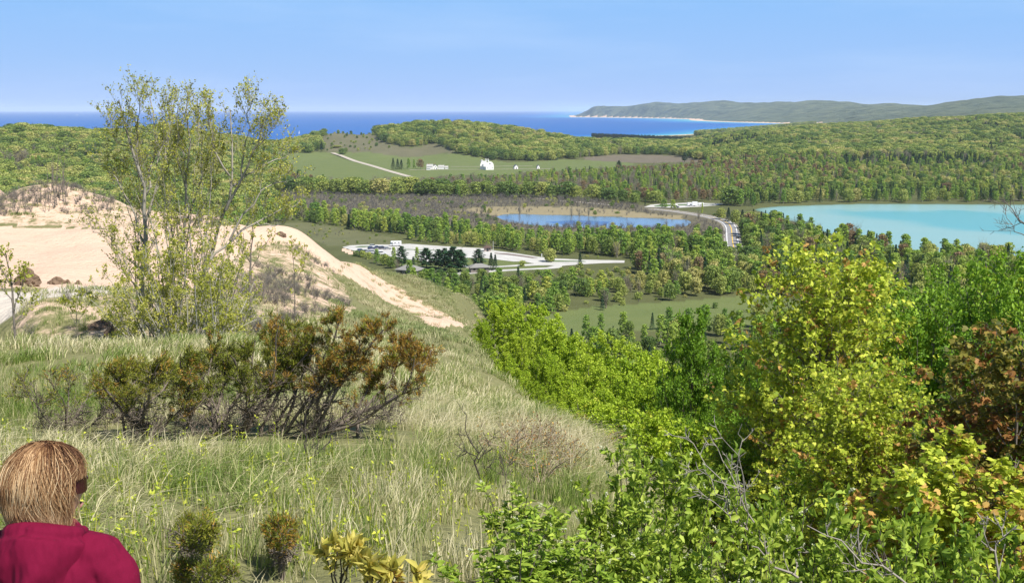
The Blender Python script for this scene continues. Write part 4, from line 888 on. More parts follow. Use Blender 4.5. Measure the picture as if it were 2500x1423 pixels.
def poplars():
    rng = rs(300)
    sets = {
     'tall grey stemmed poplar with sparse yellow leaves, leftmost of the dune clump': (34.5, [
        ([(344, 752), (348, 640), (356, 540), (352, 460), (345, 400), (322, 330), (300, 270), (292, 205)], .085), ([(352, 460), (370, 390), (378, 320), (374, 240), (366, 178)], .05), ([(356, 520), (392, 400), (412, 310), (420, 250), (418, 205)], .045),
        ([(354, 580), (320, 480), (280, 405), (245, 372)], .04), ([(345, 400), (335, 320), (338, 250), (344, 190)], .035), ([(350, 650), (300, 600), (262, 560), (228, 545)], .035), ([(322, 330), (285, 310), (262, 250)], .025), ([(370, 390), (395, 330), (400, 270), (396, 220)], .025), ([(344, 720), (300, 640), (270, 560)], .03)]),
     'slender tall poplar rising in the middle of the dune clump': (32.5, [
        ([(432, 850), (436, 740), (446, 620), (456, 520), (452, 430), (462, 340), (460, 250), (456, 182)], .06), ([(456, 520), (486, 440), (490, 360), (486, 280), (478, 200)], .035), ([(446, 620), (415, 530), (398, 450), (392, 420)], .03), ([(452, 430), (434, 350), (432, 260), (436, 200)], .028), ([(446, 600), (480, 520), (512, 440), (520, 370)], .03)]),
     'wide leaning poplar with pale branches reaching right over the sand': (31.5, [
        ([(488, 838), (490, 740), (500, 640), (524, 560), (552, 490), (566, 420), (560, 340), (556, 230)], .08), ([(552, 490), (590, 410), (622, 330), (650, 250)], .05), ([(500, 640), (560, 570), (625, 520), (690, 490), (738, 465)], .05), ([(566, 430), (620, 390), (680, 355), (705, 350)], .035), ([(560, 400), (520, 330), (510, 270), (515, 235)], .035), ([(590, 410), (600, 320), (604, 250), (610, 220)], .03), ([(560, 570), (610, 480), (660, 420), (700, 420)], .04), ([(622, 330), (650, 300), (676, 272)], .02), ([(625, 520), (680, 530), (716, 510)], .025)])}
    for lb, (d, L) in sets.items():
        L = [([(a, 845-(845-b)*.935) for a, b in pts], r) for pts, r in L]
        st = []; rd = []; L = L+[([(L[0][0][0][0]+rng.uniform(-10, 10), L[0][0][0][1])]+[(L[0][0][0][0]+fx*q+rng.normal()*5, L[0][0][0][1]-(L[0][0][0][1]-ty)*q) for q in (.3, .6, .85, 1)], .024) for fx, ty in [(rng.uniform(-75, 75), rng.uniform(230, 470)) for _ in range(4)]]
        for pts, r in L:
            s = px_line(pts, d+rng.uniform(-.15, .15), rng.uniform(-1.2, 1.2), 9, rng, .035); st.append(s); rd.append(np.linspace(r*.85, r*.22, 9))
        b1, r1, _ = side_shoots(rng, st, rd, 17, 1.25, 1.1, .12, 4, 1.1, .19); b2, r2, _ = side_shoots(rng, b1, r1, 7, .42, .7, .15, 3)
        b3, r3, _ = side_shoots(rng, b1, r1, 2, .5, .5, .5, 3)
        lf = leaf_on(rng, b2+b3, 4, .058, 'leaf', .85, .2, .3, 1, .1); bd = leaf_on(rng, b1, 2, .09, 'leaf', .5, .8, .1, .5)
        p0 = st[0][0]; gz = Hs(p0[0], p0[1]); st[0][0][2] = min(st[0][0][2], gz-.1)
        woody('poplar_tree', lb, 'tree', (p0[0], p0[1], gz), st+b1+b2+b3, rd+r1+r2+r3, bark_pop, [('leaves', lf, M_pop), ('bud_foliage', bd, M_popbud)], 'poplars clumped on the dune', 'trunk')
    # the dense skirt of young stems around them
    for i, (bx, tx, ty, d, row) in enumerate(((400, 350, 560, 30.5, 845), (425, 410, 570, 31, 850), (455, 470, 520, 30, 850), (480, 540, 590, 30.2, 850), (500, 580, 640, 31, 845), (380, 300, 640, 31, 845), (545, 570, 650, 29.5, 850), (415, 400, 640, 29.6, 855), (500, 495, 600, 28.6, 858), (350, 270, 700, 33, 800))):
        st = []; rd = []; p = at_d(bx, row, d); gz = Hs(p[0], p[1]); b0 = np.array([p[0], p[1], gz-.05])
        for j in range(8):
            e = at_d(tx+rng.uniform(-70, 70), ty+rng.uniform(-50, 160), d+rng.uniform(-.8, .8)); tt = np.linspace(0, 1, 8)[:, None]; c = b0*.5+e*.5+rng.normal(size=3)*.2; c[2] += .1
            st.append((1-tt)**2*(b0+rng.normal(size=3)*[.2, .2, 0])+2*tt*(1-tt)*c+tt*tt*e); rd.append(np.linspace(rng.uniform(.014, .028), .006, 8))
        b1, r1, _ = side_shoots(rng, st, rd, 12, .6, .6, .15); b2, r2, _ = side_shoots(rng, b1, r1, 2, .25, .4, .3, 3)
        lf = leaf_on(rng, b1+b2, 6, .062, 'leaf', .85, .3, .3, 1, .1)
        woody('poplar_sapling', 'many stemmed yellow leaved poplar sapling crowding the feet of the tall dune poplars', 'sapling', tuple(b0), st+b1+b2, rd+r1+r2, bark_pale, [('leaves', lf, M_pop)], 'young poplars under the tall dune poplars')
    lone = [('dark stemmed poplar sapling standing alone on the slope right of the clump', 42, [([(612, 728), (610, 640), (616, 590), (618, 555)], .045), ([(610, 640), (585, 590), (575, 560)], .02), ([(612, 660), (640, 610), (660, 580)], .02)], .5),
            ('thin poplar sapling with yellow leaves on the sandy slope above the junipers', 40, [([(718, 770), (720, 700), (716, 640), (712, 590)], .02), ([(720, 700), (740, 650), (742, 610)], .012)], .4),
            ('small poplar sapling with dark leaves at the far left beside the gravel', 31, [([(37, 828), (30, 740), (22, 670), (12, 612)], .035), ([(32, 760), (52, 700), (66, 655)], .015), ([(30, 740), (5, 700), (-10, 670)], .015), ([(36, 800), (60, 750), (72, 740)], .012), ([(26, 700), (0, 650), (-8, 620)], .012)], .5),
            ('low yellow leaved sapling on the eroded sand mound', 37, [([(185, 790), (188, 750), (196, 715)], .012), ([(185, 790), (170, 760), (160, 740)], .01), ([(190, 790), (215, 750), (222, 730)], .01)], .3),
            ('leaning poplar stem with few leaves just left of the lone dark sapling', 38, [([(560, 760), (575, 700), (590, 630), (596, 570)], .025), ([(575, 700), (560, 640), (548, 600)], .015)], .4)]
    for lb, d, L, sl in lone:
        st = []; rd = []
        for pts, r in L: st.append(px_line(pts, d, rng.uniform(-.5, .5), 7, rng, .02)); rd.append(np.linspace(r, r*.3, 7))
        b1, r1, _ = side_shoots(rng, st, rd, 12, sl*1.3, .6, .2); b2, r2, _ = side_shoots(rng, b1, r1, 2, .2, .4, .3, 3)
        lf = leaf_on(rng, b1+b2, 4, .08, 'leaf', .8, .3, .3); p0 = st[0][0]; gz = Hs(p0[0], p0[1]); st[0][0][2] = min(p0[2], gz-.1)
        woody('poplar_sapling', lb, 'sapling', (p0[0], p0[1], gz), st+b1+b2, rd+r1+r2, bark_grey, [('leaves', lf, M_pop)])
    # bare brush on the dune crest
    for lb, cx, base, top, wd, d, n in (('clump of tall bare stems on the dune crest', 140, 486, 385, 34, 97, 16), ('low tangled grey brush spread below the dune crest', 75, 520, 480, 70, 95, 40), ('dark bare juniper tangle on the dune crest beside the poplars', 255, 500, 470, 34, 97, 26), ('single thin bare sapling on the dune crest', 92, 492, 440, 10, 97, 4), ('bare brown brush on the sandy slope behind the lone sapling', 660, 712, 650, 40, 62, 30)):
        st = []; rd = []
        for j in range(n):
            bx = cx+rng.uniform(-1, 1)*wd*.7; b = at_d(bx, base, d+rng.uniform(-2, 2)); b[2] = Hs(b[0], b[1])-.05; hh = (base-top)/F*d*rng.uniform(.5, 1); l = rng.normal()*.35
            st.append(b+np.array([[0, 0, 0], [l*.2, 0, hh*.35], [l*.5, .1, hh*.7], [l, .1, hh]])); rd.append(np.array([.035, .028, .018, .008])*(1 if hh > 2 else .6))
        b1, r1, _ = side_shoots(rng, st, rd, 8, .7, .5, .2, 3); c = np.mean([s[0] for s in st], 0)
        woody('bare_bush', lb, 'bush', tuple(c), st+b1, rd+r1, bark_grey, [], None, 'stems', 4)

def junipers():
    rng = rs(400)
    D = 13.8
    J = {
     'green topped juniper with dark forked trunk, leftmost of the big juniper clump': ([([(372, 1056), (333, 1024), (290, 981), (262, 945), (243, 905)], .032, 0), ([(333, 1024), (350, 985), (373, 960), (402, 930), (420, 890)], .026, 0), ([(333, 1024), (320, 960), (335, 900), (340, 880)], .022, 0), ([(300, 990), (280, 940), (290, 890)], .018, 0), ([(345, 1030), (300, 1008), (265, 1002)], .012, 2), ([(350, 1000), (368, 940), (385, 880)], .018, 0), ([(320, 1000), (300, 940), (310, 890)], .016, 0)], 13.6, 1),
     'olive and rust juniper thicket, middle and largest of the big juniper clump': ([([(526, 1050), (512, 985), (500, 930), (492, 860)], .034, 0), ([(526, 1050), (530, 970), (548, 900), (560, 830)], .03, 0), ([(600, 1035), (602, 956), (585, 890), (560, 850)], .034, 0), ([(600, 1035), (620, 960), (648, 900), (662, 820)], .03, 0), ([(640, 1030), (680, 950), (705, 880), (722, 800)], .028, 0), ([(358, 1093), (372, 1060), (410, 1020), (450, 960), (470, 880)], .02, 1), ([(450, 1060), (470, 980), (450, 910), (440, 850)], .022, 0), ([(480, 1060), (450, 990), (430, 930), (410, 880)], .02, 0), ([(580, 1040), (640, 970), (700, 910), (760, 830)], .026, 0), ([(520, 1050), (560, 980), (610, 900), (620, 810)], .024, 0), ([(660, 1035), (700, 980), (740, 900), (770, 800)], .024, 1), ([(690, 1035), (720, 950), (690, 850), (700, 790)], .022, 0), ([(600, 1030), (650, 960), (670, 860), (680, 775)], .022, 1), ([(560, 1045), (520, 960), (510, 900), (530, 830)], .022, 0), ([(700, 1030), (760, 950), (800, 860), (828, 770)], .026, 1)], 14.2, 1),
     'rust tipped juniper leaning far right out of the big juniper clump': ([([(772, 1044), (830, 1015), (884, 990), (956, 965), (1020, 915), (1056, 842)], .036, 1), ([(772, 1044), (800, 975), (850, 900), (890, 850), (936, 790)], .03, 1), ([(772, 1044), (840, 1000), (895, 950), (915, 890)], .026, 1), ([(780, 1046), (860, 1018), (930, 985), (990, 930), (1010, 860)], .026, 1), ([(760, 1042), (780, 960), (820, 890), (835, 840)], .024, 1), ([(772, 1044), (850, 1025), (930, 1000), (975, 965)], .016, 2), ([(884, 990), (940, 930), (965, 880), (985, 830)], .02, 1), ([(760, 1040), (800, 950), (860, 870), (880, 830)], .022, 1), ([(740, 1040), (760, 960), (770, 900), (800, 840)], .022, 2)], 13.9, 1)}
    def build(lb, L, D, spray=1.0, big=False, name='juniper_bush', green=.5, dens=1.0, grp='junipers of the big clump'):
        st = []; rd = []; kd = []
        for pts, r, k in L:
            if big: pts = [(pts[0][0]+(pts[0][0]-pts[1][0])*.2, pts[0][1]+62)]+[(a, b+16) for a, b in pts]
            s = px_line(pts, D+rng.uniform(-.15, .15), rng.uniform(-.9, .9), 9, rng, .012); st.append(s); rd.append(np.linspace(r, r*.3, 9)); kd.append(k)
        b1, r1, s1 = side_shoots(rng, st, rd, int(20*dens*(1.1 if 'middle' in lb else 1)), .36*spray, .12, .15, 4, 1, .45)
        b2, r2, s2 = side_shoots(rng, b1, r1, 5, .24*spray, .3, .15, 3, 1, .5)
        b3, r3, s3 = side_shoots(rng, b2, r2, 2, .11*spray, .3, .2, 3, 1, .6)
        # live sprays only toward the tips
        G = []; Rr = []
        base = min(s[0][2] for s in st); top = max(s[:, 2].max() for s in st)
        allt = [(t, s1[s2[i]] if False else s1[s2[i]]) for i, t in enumerate(b2)]+[(t, s1[s2[s3[i]]]) for i, t in enumerate(b3)]
        for t, si in allt:
            m = st[si]; frac = (t[-1][2]-m[0][2])/max(.2, (m[-1][2]-m[0][2]))
            px, py = project(*t[-1]); gx = (px-480)/560.0
            if kd[si] == 2 or frac < rng.uniform(.56 if 'middle' not in lb else .52, .88 if 'middle' not in lb else .86): continue
            rust = rng.rand() < (.30+.55*gx if kd[si] == 1 else .06+.10*(frac > .95))
            (Rr if rust else G).append(t)
        cr = []
        for nm, L2, mt in (('green_sprays', G, M_jung), ('rust_sprays', Rr, M_junr)):
            if L2:
                V, fs = leaf_on(rng, L2, int(20*dens*(1.25 if 'middle' in lb or 'leaning' in lb else .55 if 'sparse' in lb else 1)), .042*spray**.4, 'needle', .24, 0, .0, .55, -.25, .014); cr.append((nm, (V, fs), mt))
        p0 = st[0][0]; gz = Hs(p0[0], p0[1])
        for s in st:
            if s[0][2] < gz+.35: s[0][2] = min(s[0][2], Hs(s[0][0], s[0][1])-.05)
        woody(name, lb, 'bush', (p0[0], p0[1], gz), st+b1+b2+b3, rd+r1+r2+r3, bark_jun, cr, grp, 'branches', 4)
    global bark_jun
    bark_jun = simple('juniper_bark', (.17, .14, .11), .95, 0, .55, 4, .4, 60)
    for lb, (L, d, g) in J.items(): build(lb, L, d-1.5, .72 if 'leftmost' in lb else .85, True)
    build('sparse half bare juniper left of the big juniper clump', [([(150, 1050), (165, 1010), (150, 960), (120, 920)], .014, 0), ([(150, 1050), (190, 990), (215, 950), (240, 900)], .014, 2), ([(140, 1050), (110, 1000), (75, 950), (60, 930)], .012, 1), ([(160, 1050), (170, 980), (165, 930), (180, 900)], .012, 0), ([(190, 1048), (230, 1010), (245, 985)], .012, 2), ([(120, 1040), (95, 1000), (90, 960)], .01, 2)], 12.4, .8, True, dens=.6, grp=None)
    def small(lb, cx, top, base, w, D, k, n=9, sp=.55, ds=.9):
        L = []
        for j in range(n):
            ex = cx+rng.uniform(-w, w); L.append(([(cx+rng.uniform(-8, 8), base), (cx+(ex-cx)*.35, base-(base-top)*.4), (cx+(ex-cx)*.7, base-(base-top)*.7), (ex, top+rng.uniform(0, (base-top)*.35))], .008, k if rng.rand() < .8 else 0))
        build(lb, L, D, sp, dens=ds, grp=None)
    small('small bright green juniper seedling in the grass at the bottom', 465, 1265, 1395, 34, 5.9, 0, 6, .32, .7)
    small('small rust coloured juniper with bare leaning stem beside the green seedling', 690, 1285, 1400, 26, 5.9, 1, 6, .30, .7)
    small('low green and rust juniper mat at the very bottom edge', 500, 1385, 1440, 95, 5.5, 0, 9, .22, .6)

def dead_things():
    rng = rs(500)
    def dead(lb, L, D, nm='bare_bush', m=None, dens=7, sh=.2, loc=None, cat='bush'):
        st = []; rd = []
        for pts, r in L: st.append(px_line(pts, D, rng.uniform(-.3, .3), 8, rng, .02)); rd.append(np.linspace(r*(.5 if nm == 'dead_branches' else .72), r*.15, 8))
        b1, r1, _ = side_shoots(rng, st, rd, dens, sh, .2, .2, 3, 1, .5); b2, r2, _ = side_shoots(rng, b1, r1, 2, sh*.4, .2, .2, 3, 1, .6)
        woody(nm, lb, cat, tuple(st[0][0]), st+b1+b2, rd+r1+r2, m or bark_dark, [], None, 'stems', 4)
    dead('small black leafless bush in the grass beneath the leaning juniper', [([(762, 1165), (750, 1100), (752, 1050), (735, 1000)], .012), ([(756, 1130), (790, 1080), (820, 1050), (865, 1030)], .009), ([(755, 1140), (770, 1100), (775, 1070)], .008)], 9.6)
    dead('leafless dark sapling alone in the open grass', [([(1168, 1195), (1167, 1120), (1150, 1060), (1130, 990)], .014), ([(1167, 1130), (1195, 1085), (1215, 1070)], .009), ([(1167, 1120), (1140, 1100), (1120, 1095)], .008), ([(1168, 1190), (1184, 1160), (1190, 1140), (1180, 1110)], .007)], 9.8)
    dead('thin dark bare twig bush right of the leafless sapling', [([(1225, 1190), (1228, 1150), (1215, 1110)], .007), ([(1225, 1190), (1245, 1140), (1250, 1100)], .007)], 10.5)
    for i, (lb, L, D) in enumerate((('tangle of pale dead sticks leaning through the cherry shrubs', [([(1860, 1330), (1810, 1230), (1770, 1130), (1740, 1060)], .014), ([(1830, 1300), (1790, 1200), (1700, 1100), (1660, 1060)], .012), ([(1800, 1280), (1815, 1180), (1800, 1080), (1810, 1040)], .011), ([(1780, 1260), (1740, 1180), (1680, 1140)], .01), ([(1850, 1310), (1760, 1240), (1690, 1190)], .011), ([(1820, 1290), (1830, 1190), (1790, 1090), (1760, 1060)], .01)], 7.6), ('long pale fallen branches at the bottom right corner of the shrubs', [([(2300, 1500), (2180, 1400), (2080, 1340), (1970, 1290)], .017), ([(2260, 1480), (2150, 1420), (2050, 1370), (1960, 1330)], .012), ([(2220, 1470), (2120, 1380), (2060, 1310)], .009)], 6.2), ('thick weathered log lying at the foot of the cherry shrubs', [([(2010, 1460), (1940, 1410), (1880, 1370), (1830, 1330)], .024)], 6.3), ('pale forked dead stem standing in the bottom right corner', [([(2425, 1480), (2430, 1380), (2420, 1300), (2395, 1260)], .02), ([(2430, 1380), (2440, 1320), (2445, 1290)], .012)], 6.8))):
        dead(lb, L, D, 'dead_branches', bark_dead, 6, .22, cat='branches')
    dead('bare grey branches arching in from the right edge against the lake', [([(2540, 560), (2500, 545), (2470, 510), (2440, 490)], .02), ([(2530, 590), (2490, 570), (2460, 540), (2450, 520)], .012), ([(2560, 520), (2520, 500), (2480, 492)], .012)], 17, 'leafless_tree', bark_grey, 10, .5, cat='tree')
    # brown twiggy scrub on the shoulder of the slope
    for i in range(11):
        px = rng.uniform(1230, 1520); row = rng.uniform(1080, 1190)+(1400-px)*.05; q = hit(px, row, 5, 60)
        if q is None: continue
        st = []; rd = []
        for j in range(11):
            a = rng.uniform(0, 6.28); e = q+np.array([math.cos(a)*.4, math.sin(a)*.4, rng.uniform(.15, .42)]); m = (q+e)/2+rng.normal(size=3)*.05; st.append(np.array([q-[0, 0, .03], m, e])); rd.append(np.array([.008, .006, .003]))
        b1, r1, _ = side_shoots(rng, st, rd, 6, .25, .2, .2, 3, 1, .6)
        lf = leaf_on(rng, b1, 2, .03, 'leaf', .6, .3, .3)
        woody('scrub_bush', 'low brown twiggy scrub bush on the shoulder of the grassy slope', 'bush', tuple(q), st+b1, rd+r1, bark_brown, [('leaves', lf, M_brz if i % 2 else M_org)], 'brown scrub on the slope shoulder', 'stems', 4)
bark_brown = simple('scrub_bark', (.27, .22, .15), .95, 0, .4, 6)

def broad_tree(seed, h, w, base=.2, shape='round', nl=34, nt=12, per=14, size=.09, kind='maple', wr=1.0, tr=.08, upn=.7, hang=.2, lean=(0, 0), orange=0.0, twl=.55, fine=True, tm0=.1):
    """tree in local space -> stems (P, R), list of leaf twig groups"""
    rng = rs(seed); n = 9; t = np.linspace(0, 1, n)[:, None]; wob = np.cumsum(rng.normal(size=(n, 2))*h*.008, 0)
    tk = np.concatenate([wob+np.array(lean)*t*h, t*h*.97], 1); tk[0, :2] = 0; P = [tk]; Rd = [np.linspace(tr, tr*.12, n)]
    limbs = []; lr = []
    for i in range(nl):
        u = (i+.5)/nl; zz = base+(1-base)*u**.9
        if shape == 'round': pr = math.sqrt(max(.02, 1-((zz-base)/(1-base)*1.75-.75)**2)) if zz > base+(1-base)*.43 else .75+.25*(zz-base)/(1-base)/.43
        elif shape == 'cone': pr = (1-(zz-base)/(1-base))**.75+.10
        elif shape == 'vase': pr = .35+.65*math.sin(min(1, (zz-base)/(1-base)*1.05)*math.pi*.72)
        elif shape == 'bush': pr = math.sqrt(max(.03, 1-(zz*.98)**2.2))
        a = i*2.4+rng.uniform(-.6, .6); r = w/2*pr*rng.uniform(.62, 1.12); e = np.array([r*math.cos(a), r*math.sin(a), h*min(zz, .985)+rng.uniform(-.02, .02)*h]); e[:2] += np.array(lean)*zz*h
        s0 = max(.04, zz-.10-.30*r/(h*.5)-.04); q = s0*(n-1); j = int(q); f = q-j; s = tk[j]*(1-f)+tk[min(j+1, n-1)]*f
        c = s*.45+e*.55; c[2] += (-.02 if shape != 'vase' else -.06)*h; tt = np.linspace(0, 1, 6)[:, None]; L = (1-tt)**2*s+2*tt*(1-tt)*c+tt*tt*e+rng.normal(size=(6, 3))*.008*h*tt
        limbs.append(L); r0 = tr*(.42-.25*zz); lr.append(np.linspace(r0, r0*.3, 6))
    b1, r1, _ = side_shoots(rng, limbs, lr, nt, twl*w/4.0, .25, .25, 4, 1, .5, .3)
    P += limbs+b1; Rd += lr+r1
    G = list(b1)
    if fine:
        b2, r2, _ = side_shoots(rng, b1, r1, 3, twl*w/9.0, .1, .3, 3, 1, .5); P += b2; Rd += r2; G += b2
    G += [l[3:] for l in limbs]
    rng.shuffle(G); G1 = []; G2 = []
    for g in G:
        z = g[-1][2]/h; (G2 if rng.rand() < orange*(1.3-z) else G1).append(g)
    out = [leaf_on(rng, G1, per, size, kind, wr, tm0, upn, 1, hang, size*.5)]
    if G2: out.append(leaf_on(rng, G2, per, size*.95, kind, wr, tm0, upn*.8, 1, hang+.4, size*.5))
    return P, Rd, out
TREEV = {}; HEFF = {}
def tree_variant(key, mats, barkm, **kw):
    P, Rd, out = broad_tree(**kw); v, q = tubes(P, Rd, 5); tm = mesh_np('trunk', v, [q], [barkm], smooth=True)
    cs = [mesh_np('crown', V, fs, [m]) for (V, fs), m in zip(out, mats)]
    TREEV.setdefault(key, []).append((tm, cs, kw['h']))
def plant(key, i, lb, px, top, d, hs=1.0, group=None, name='broadleaf_tree', cat='tree', rz=0.0, sxy=1.0, base=None, parts=('crown', 'young_leaves')):
    tm, cs, h = TREEV[key][i % len(TREEV[key])]; p = at_d(px, top, d); gz = Hs(p[0], p[1]) if base is None else base; 
    hh = p[2]-gz; s = hh/h*hs
    if key not in HEFF: HEFF[key] = max(max(v.co.z for v in c.vertices) for t_, c_, h_ in TREEV[key] for c in c_)
    s *= h/HEFF[key]; o = thing(name, lb, cat, (p[0], p[1], gz-.03), rz, group); o.scale = (s*sxy, s*sxy, s)
    add_obj('trunk' if cat == 'tree' else 'stems', tm, o)
    for c, nm in zip(cs, parts): add_obj(nm, c, o)
    return o
def near_trees():
    for i in range(4): tree_variant('lime', [M_lime], bark_grey, seed=600+i, h=16, w=10, base=.08, shape='round', nl=90, nt=13, per=15, size=.145, kind='leaf', wr=.9, tr=.13, upn=.35, hang=.1, twl=.35)
    for i in range(2): tree_variant('limesmall', [M_lime, M_ylw], bark_grey, seed=620+i, h=5, w=3.6, base=.08, shape='round', nl=34, nt=10, per=14, size=.085, kind='leaf', wr=.9, tr=.06, upn=.4, hang=.2, orange=.3)
    for i in range(2): tree_variant('bronze', [M_ylw, M_org], bark_grey, seed=630+i, h=3.2, w=2.6, base=.06, shape='bush', nl=40, nt=10, per=14, size=.055, kind='maple', wr=1, tr=.035, upn=.6, hang=.3, orange=.45)
    tree_variant('maple', [M_ylw, M_org], bark_grey, seed=641, h=10, w=6.6, base=.10, shape='cone', nl=90, nt=13, per=9, size=.085, kind='maple', wr=1.0, tr=.09, upn=.4, hang=.4, orange=.20, twl=.8, tm0=.5)
    tree_variant('hornbeam', [M_green, M_ylw], bark_grey, seed=644, h=9, w=5.2, base=.08, shape='round', nl=80, nt=13, per=13, size=.095, kind='leaf', wr=.62, tr=.09, upn=.45, hang=.7, orange=.10)
    tree_variant('slim', [M_green], bark_dark, seed=650, h=15, w=5.6, base=.42, shape='round', nl=70, nt=12, per=11, size=.13, kind='leaf', wr=.75, tr=.15, twl=.5, upn=.4, hang=.2, lean=(-.02, 0))
    for i in range(3): tree_variant('dark', [M_green], bark_grey, seed=655+i, h=15, w=6, base=.05, shape='round', nl=95, nt=12, per=13, size=.115, kind='leaf', wr=.8, tr=.11, upn=.5, hang=.3)
    tree_variant('rust', [M_grnd, M_brz], bark_grey, seed=661, h=7, w=4.6, base=.10, shape='round', nl=70, nt=12, per=11, size=.08, kind='maple', wr=1.0, tr=.07, upn=.6, hang=.5, orange=.6, tm0=.5)
    g = 'lime green young trees crowding below the dune slope'
    for i, (px, top, d, rz, sx) in enumerate(((1232, 716, 84, 0, 1.0), (1300, 738, 81, 2, 1.0), (1178, 775, 79, 1, .8), (1360, 768, 76, 4, .9), (1270, 800, 68, 3, .85), (1400, 826, 69, 5, .9), (1330, 850, 62, 1, .8), (1480, 798, 63, 2, .75), (1545, 838, 60, 0, .8), (1600, 850, 58, 3, .8), (1440, 860, 56, 4, .9), (1530, 905, 50, 1, .8), (1395, 905, 50, 2, .8), (1590, 925, 47, 5, .8), (1660, 900, 52, 1, .9), (1130, 800, 92, 2, .6))):
        plant('lime', i, 'lime green round young tree in the grove along the foot of the slope', px, top, d, 1, g, rz=rz, sxy=sx*1.1)
    g = 'yellow green saplings at the edge of the slope'
    for i, (px, top, d) in enumerate(((1262, 893, 41), (1310, 925, 36), (1350, 955, 31), (1240, 865, 47), (1460, 960, 37), (1410, 940, 38), (1520, 985, 33), (1580, 990, 31), (1640, 985, 33), (1380, 985, 33), (1690, 1010, 30))):
        plant('limesmall', i, 'yellow green sapling at the near edge of the lime green grove', px, top, d, 1, g, rz=i*1.3, name='sapling', cat='sapling')
    for lb, px, top, d in (('small yellow leaved bush alone on the open grass slope', 1228, 920, 36), ('small bronze leaved maple sapling above the brown scrub', 1345, 985, 26.5), ('yellow maple sapling with bronze tips behind the brown scrub', 1410, 1000, 24), ('low yellow bronze maple bush at the corner of the brown scrub', 1475, 1040, 21), ('trailing low yellow bush below the lone yellow bush', 1290, 985, 30)):
        plant('bronze', int(px), lb, px, top, d, 1, None, rz=px, name='maple_sapling', cat='sapling')
    g = 'deep green trees filling the wooded slope on the right'
    for i, (px, top, d, sx) in enumerate(((1830, 765, 44, .4), (1895, 800, 40, .4), (1800, 930, 34, .42), (1870, 870, 31, .45), (1740, 965, 30, .45), (1680, 1000, 36, .45), (1920, 930, 25, .5), (1990, 860, 29, .5), (2250, 770, 30, .5), (2330, 690, 36, .42), (2390, 740, 30, .5), (2190, 700, 38, .45), (2500, 640, 27, .5), (2570, 690, 22, .6), (2440, 680, 38, .45), (2620, 620, 30, .7), (1800, 1030, 21, .6), (2000, 1080, 17, .7), (2250, 980, 18, .7), (2450, 900, 19, .7), (2130, 900, 24, .6), (2350, 860, 22, .6), (1850, 960, 27, .5), (1640, 905, 46, .4), (1790, 850, 46, .35), (2100, 760, 33, .5), (1950, 760, 36, .4), (2290, 640, 44, .4), (2350, 640, 50, .4), (2540, 600, 40, .5))):
        plant('dark', i, 'deep green leafy tree crowded into the wooded slope on the right', px, top, d, 1, g, rz=i*1.7, sxy=min(1.1, sx*1.75))
    plant('slim', 0, 'slim dark trunked tree with open crown left of the tall yellow green maple', 1703, 735, 42, 1, rz=.5, sxy=.62)
    plant('maple', 0, 'tall yellow green maple with bronze young leaves, highest tree on the right', 2025, 548, 21, 1, name='maple_tree', rz=.8, sxy=1.05)
    plant('hornbeam', 0, 'tall glossy green tree just right of the tall yellow green maple', 2150, 640, 24, 1, rz=2, sxy=.9)
    plant('hornbeam', 0, 'tall bright green tree standing at the right edge below the lake', 2440, 585, 22, 1, rz=4, sxy=.8)
    plant('hornbeam', 0, 'glossy green tree between the tall maple and the right edge tree', 2290, 740, 21, 1, rz=5, sxy=.8)
    plant('rust', 0, 'rust and orange leaved maple filling the right edge of the wooded slope', 2540, 740, 13.5, 1, name='maple_tree', rz=1, sxy=1.0)
    plant('maple', 0, 'short maple with orange tinted leaves low in front of the tall maple', 2130, 850, 15.5, 1, name='maple_tree', rz=3.9, sxy=1.1)
    plant('bronze', 1, 'bronze leaved maple bush low between the rust maple and the tall maple', 2330, 1040, 11.5, 1, rz=2.2, name='maple_sapling', cat='sapling', sxy=1.2)

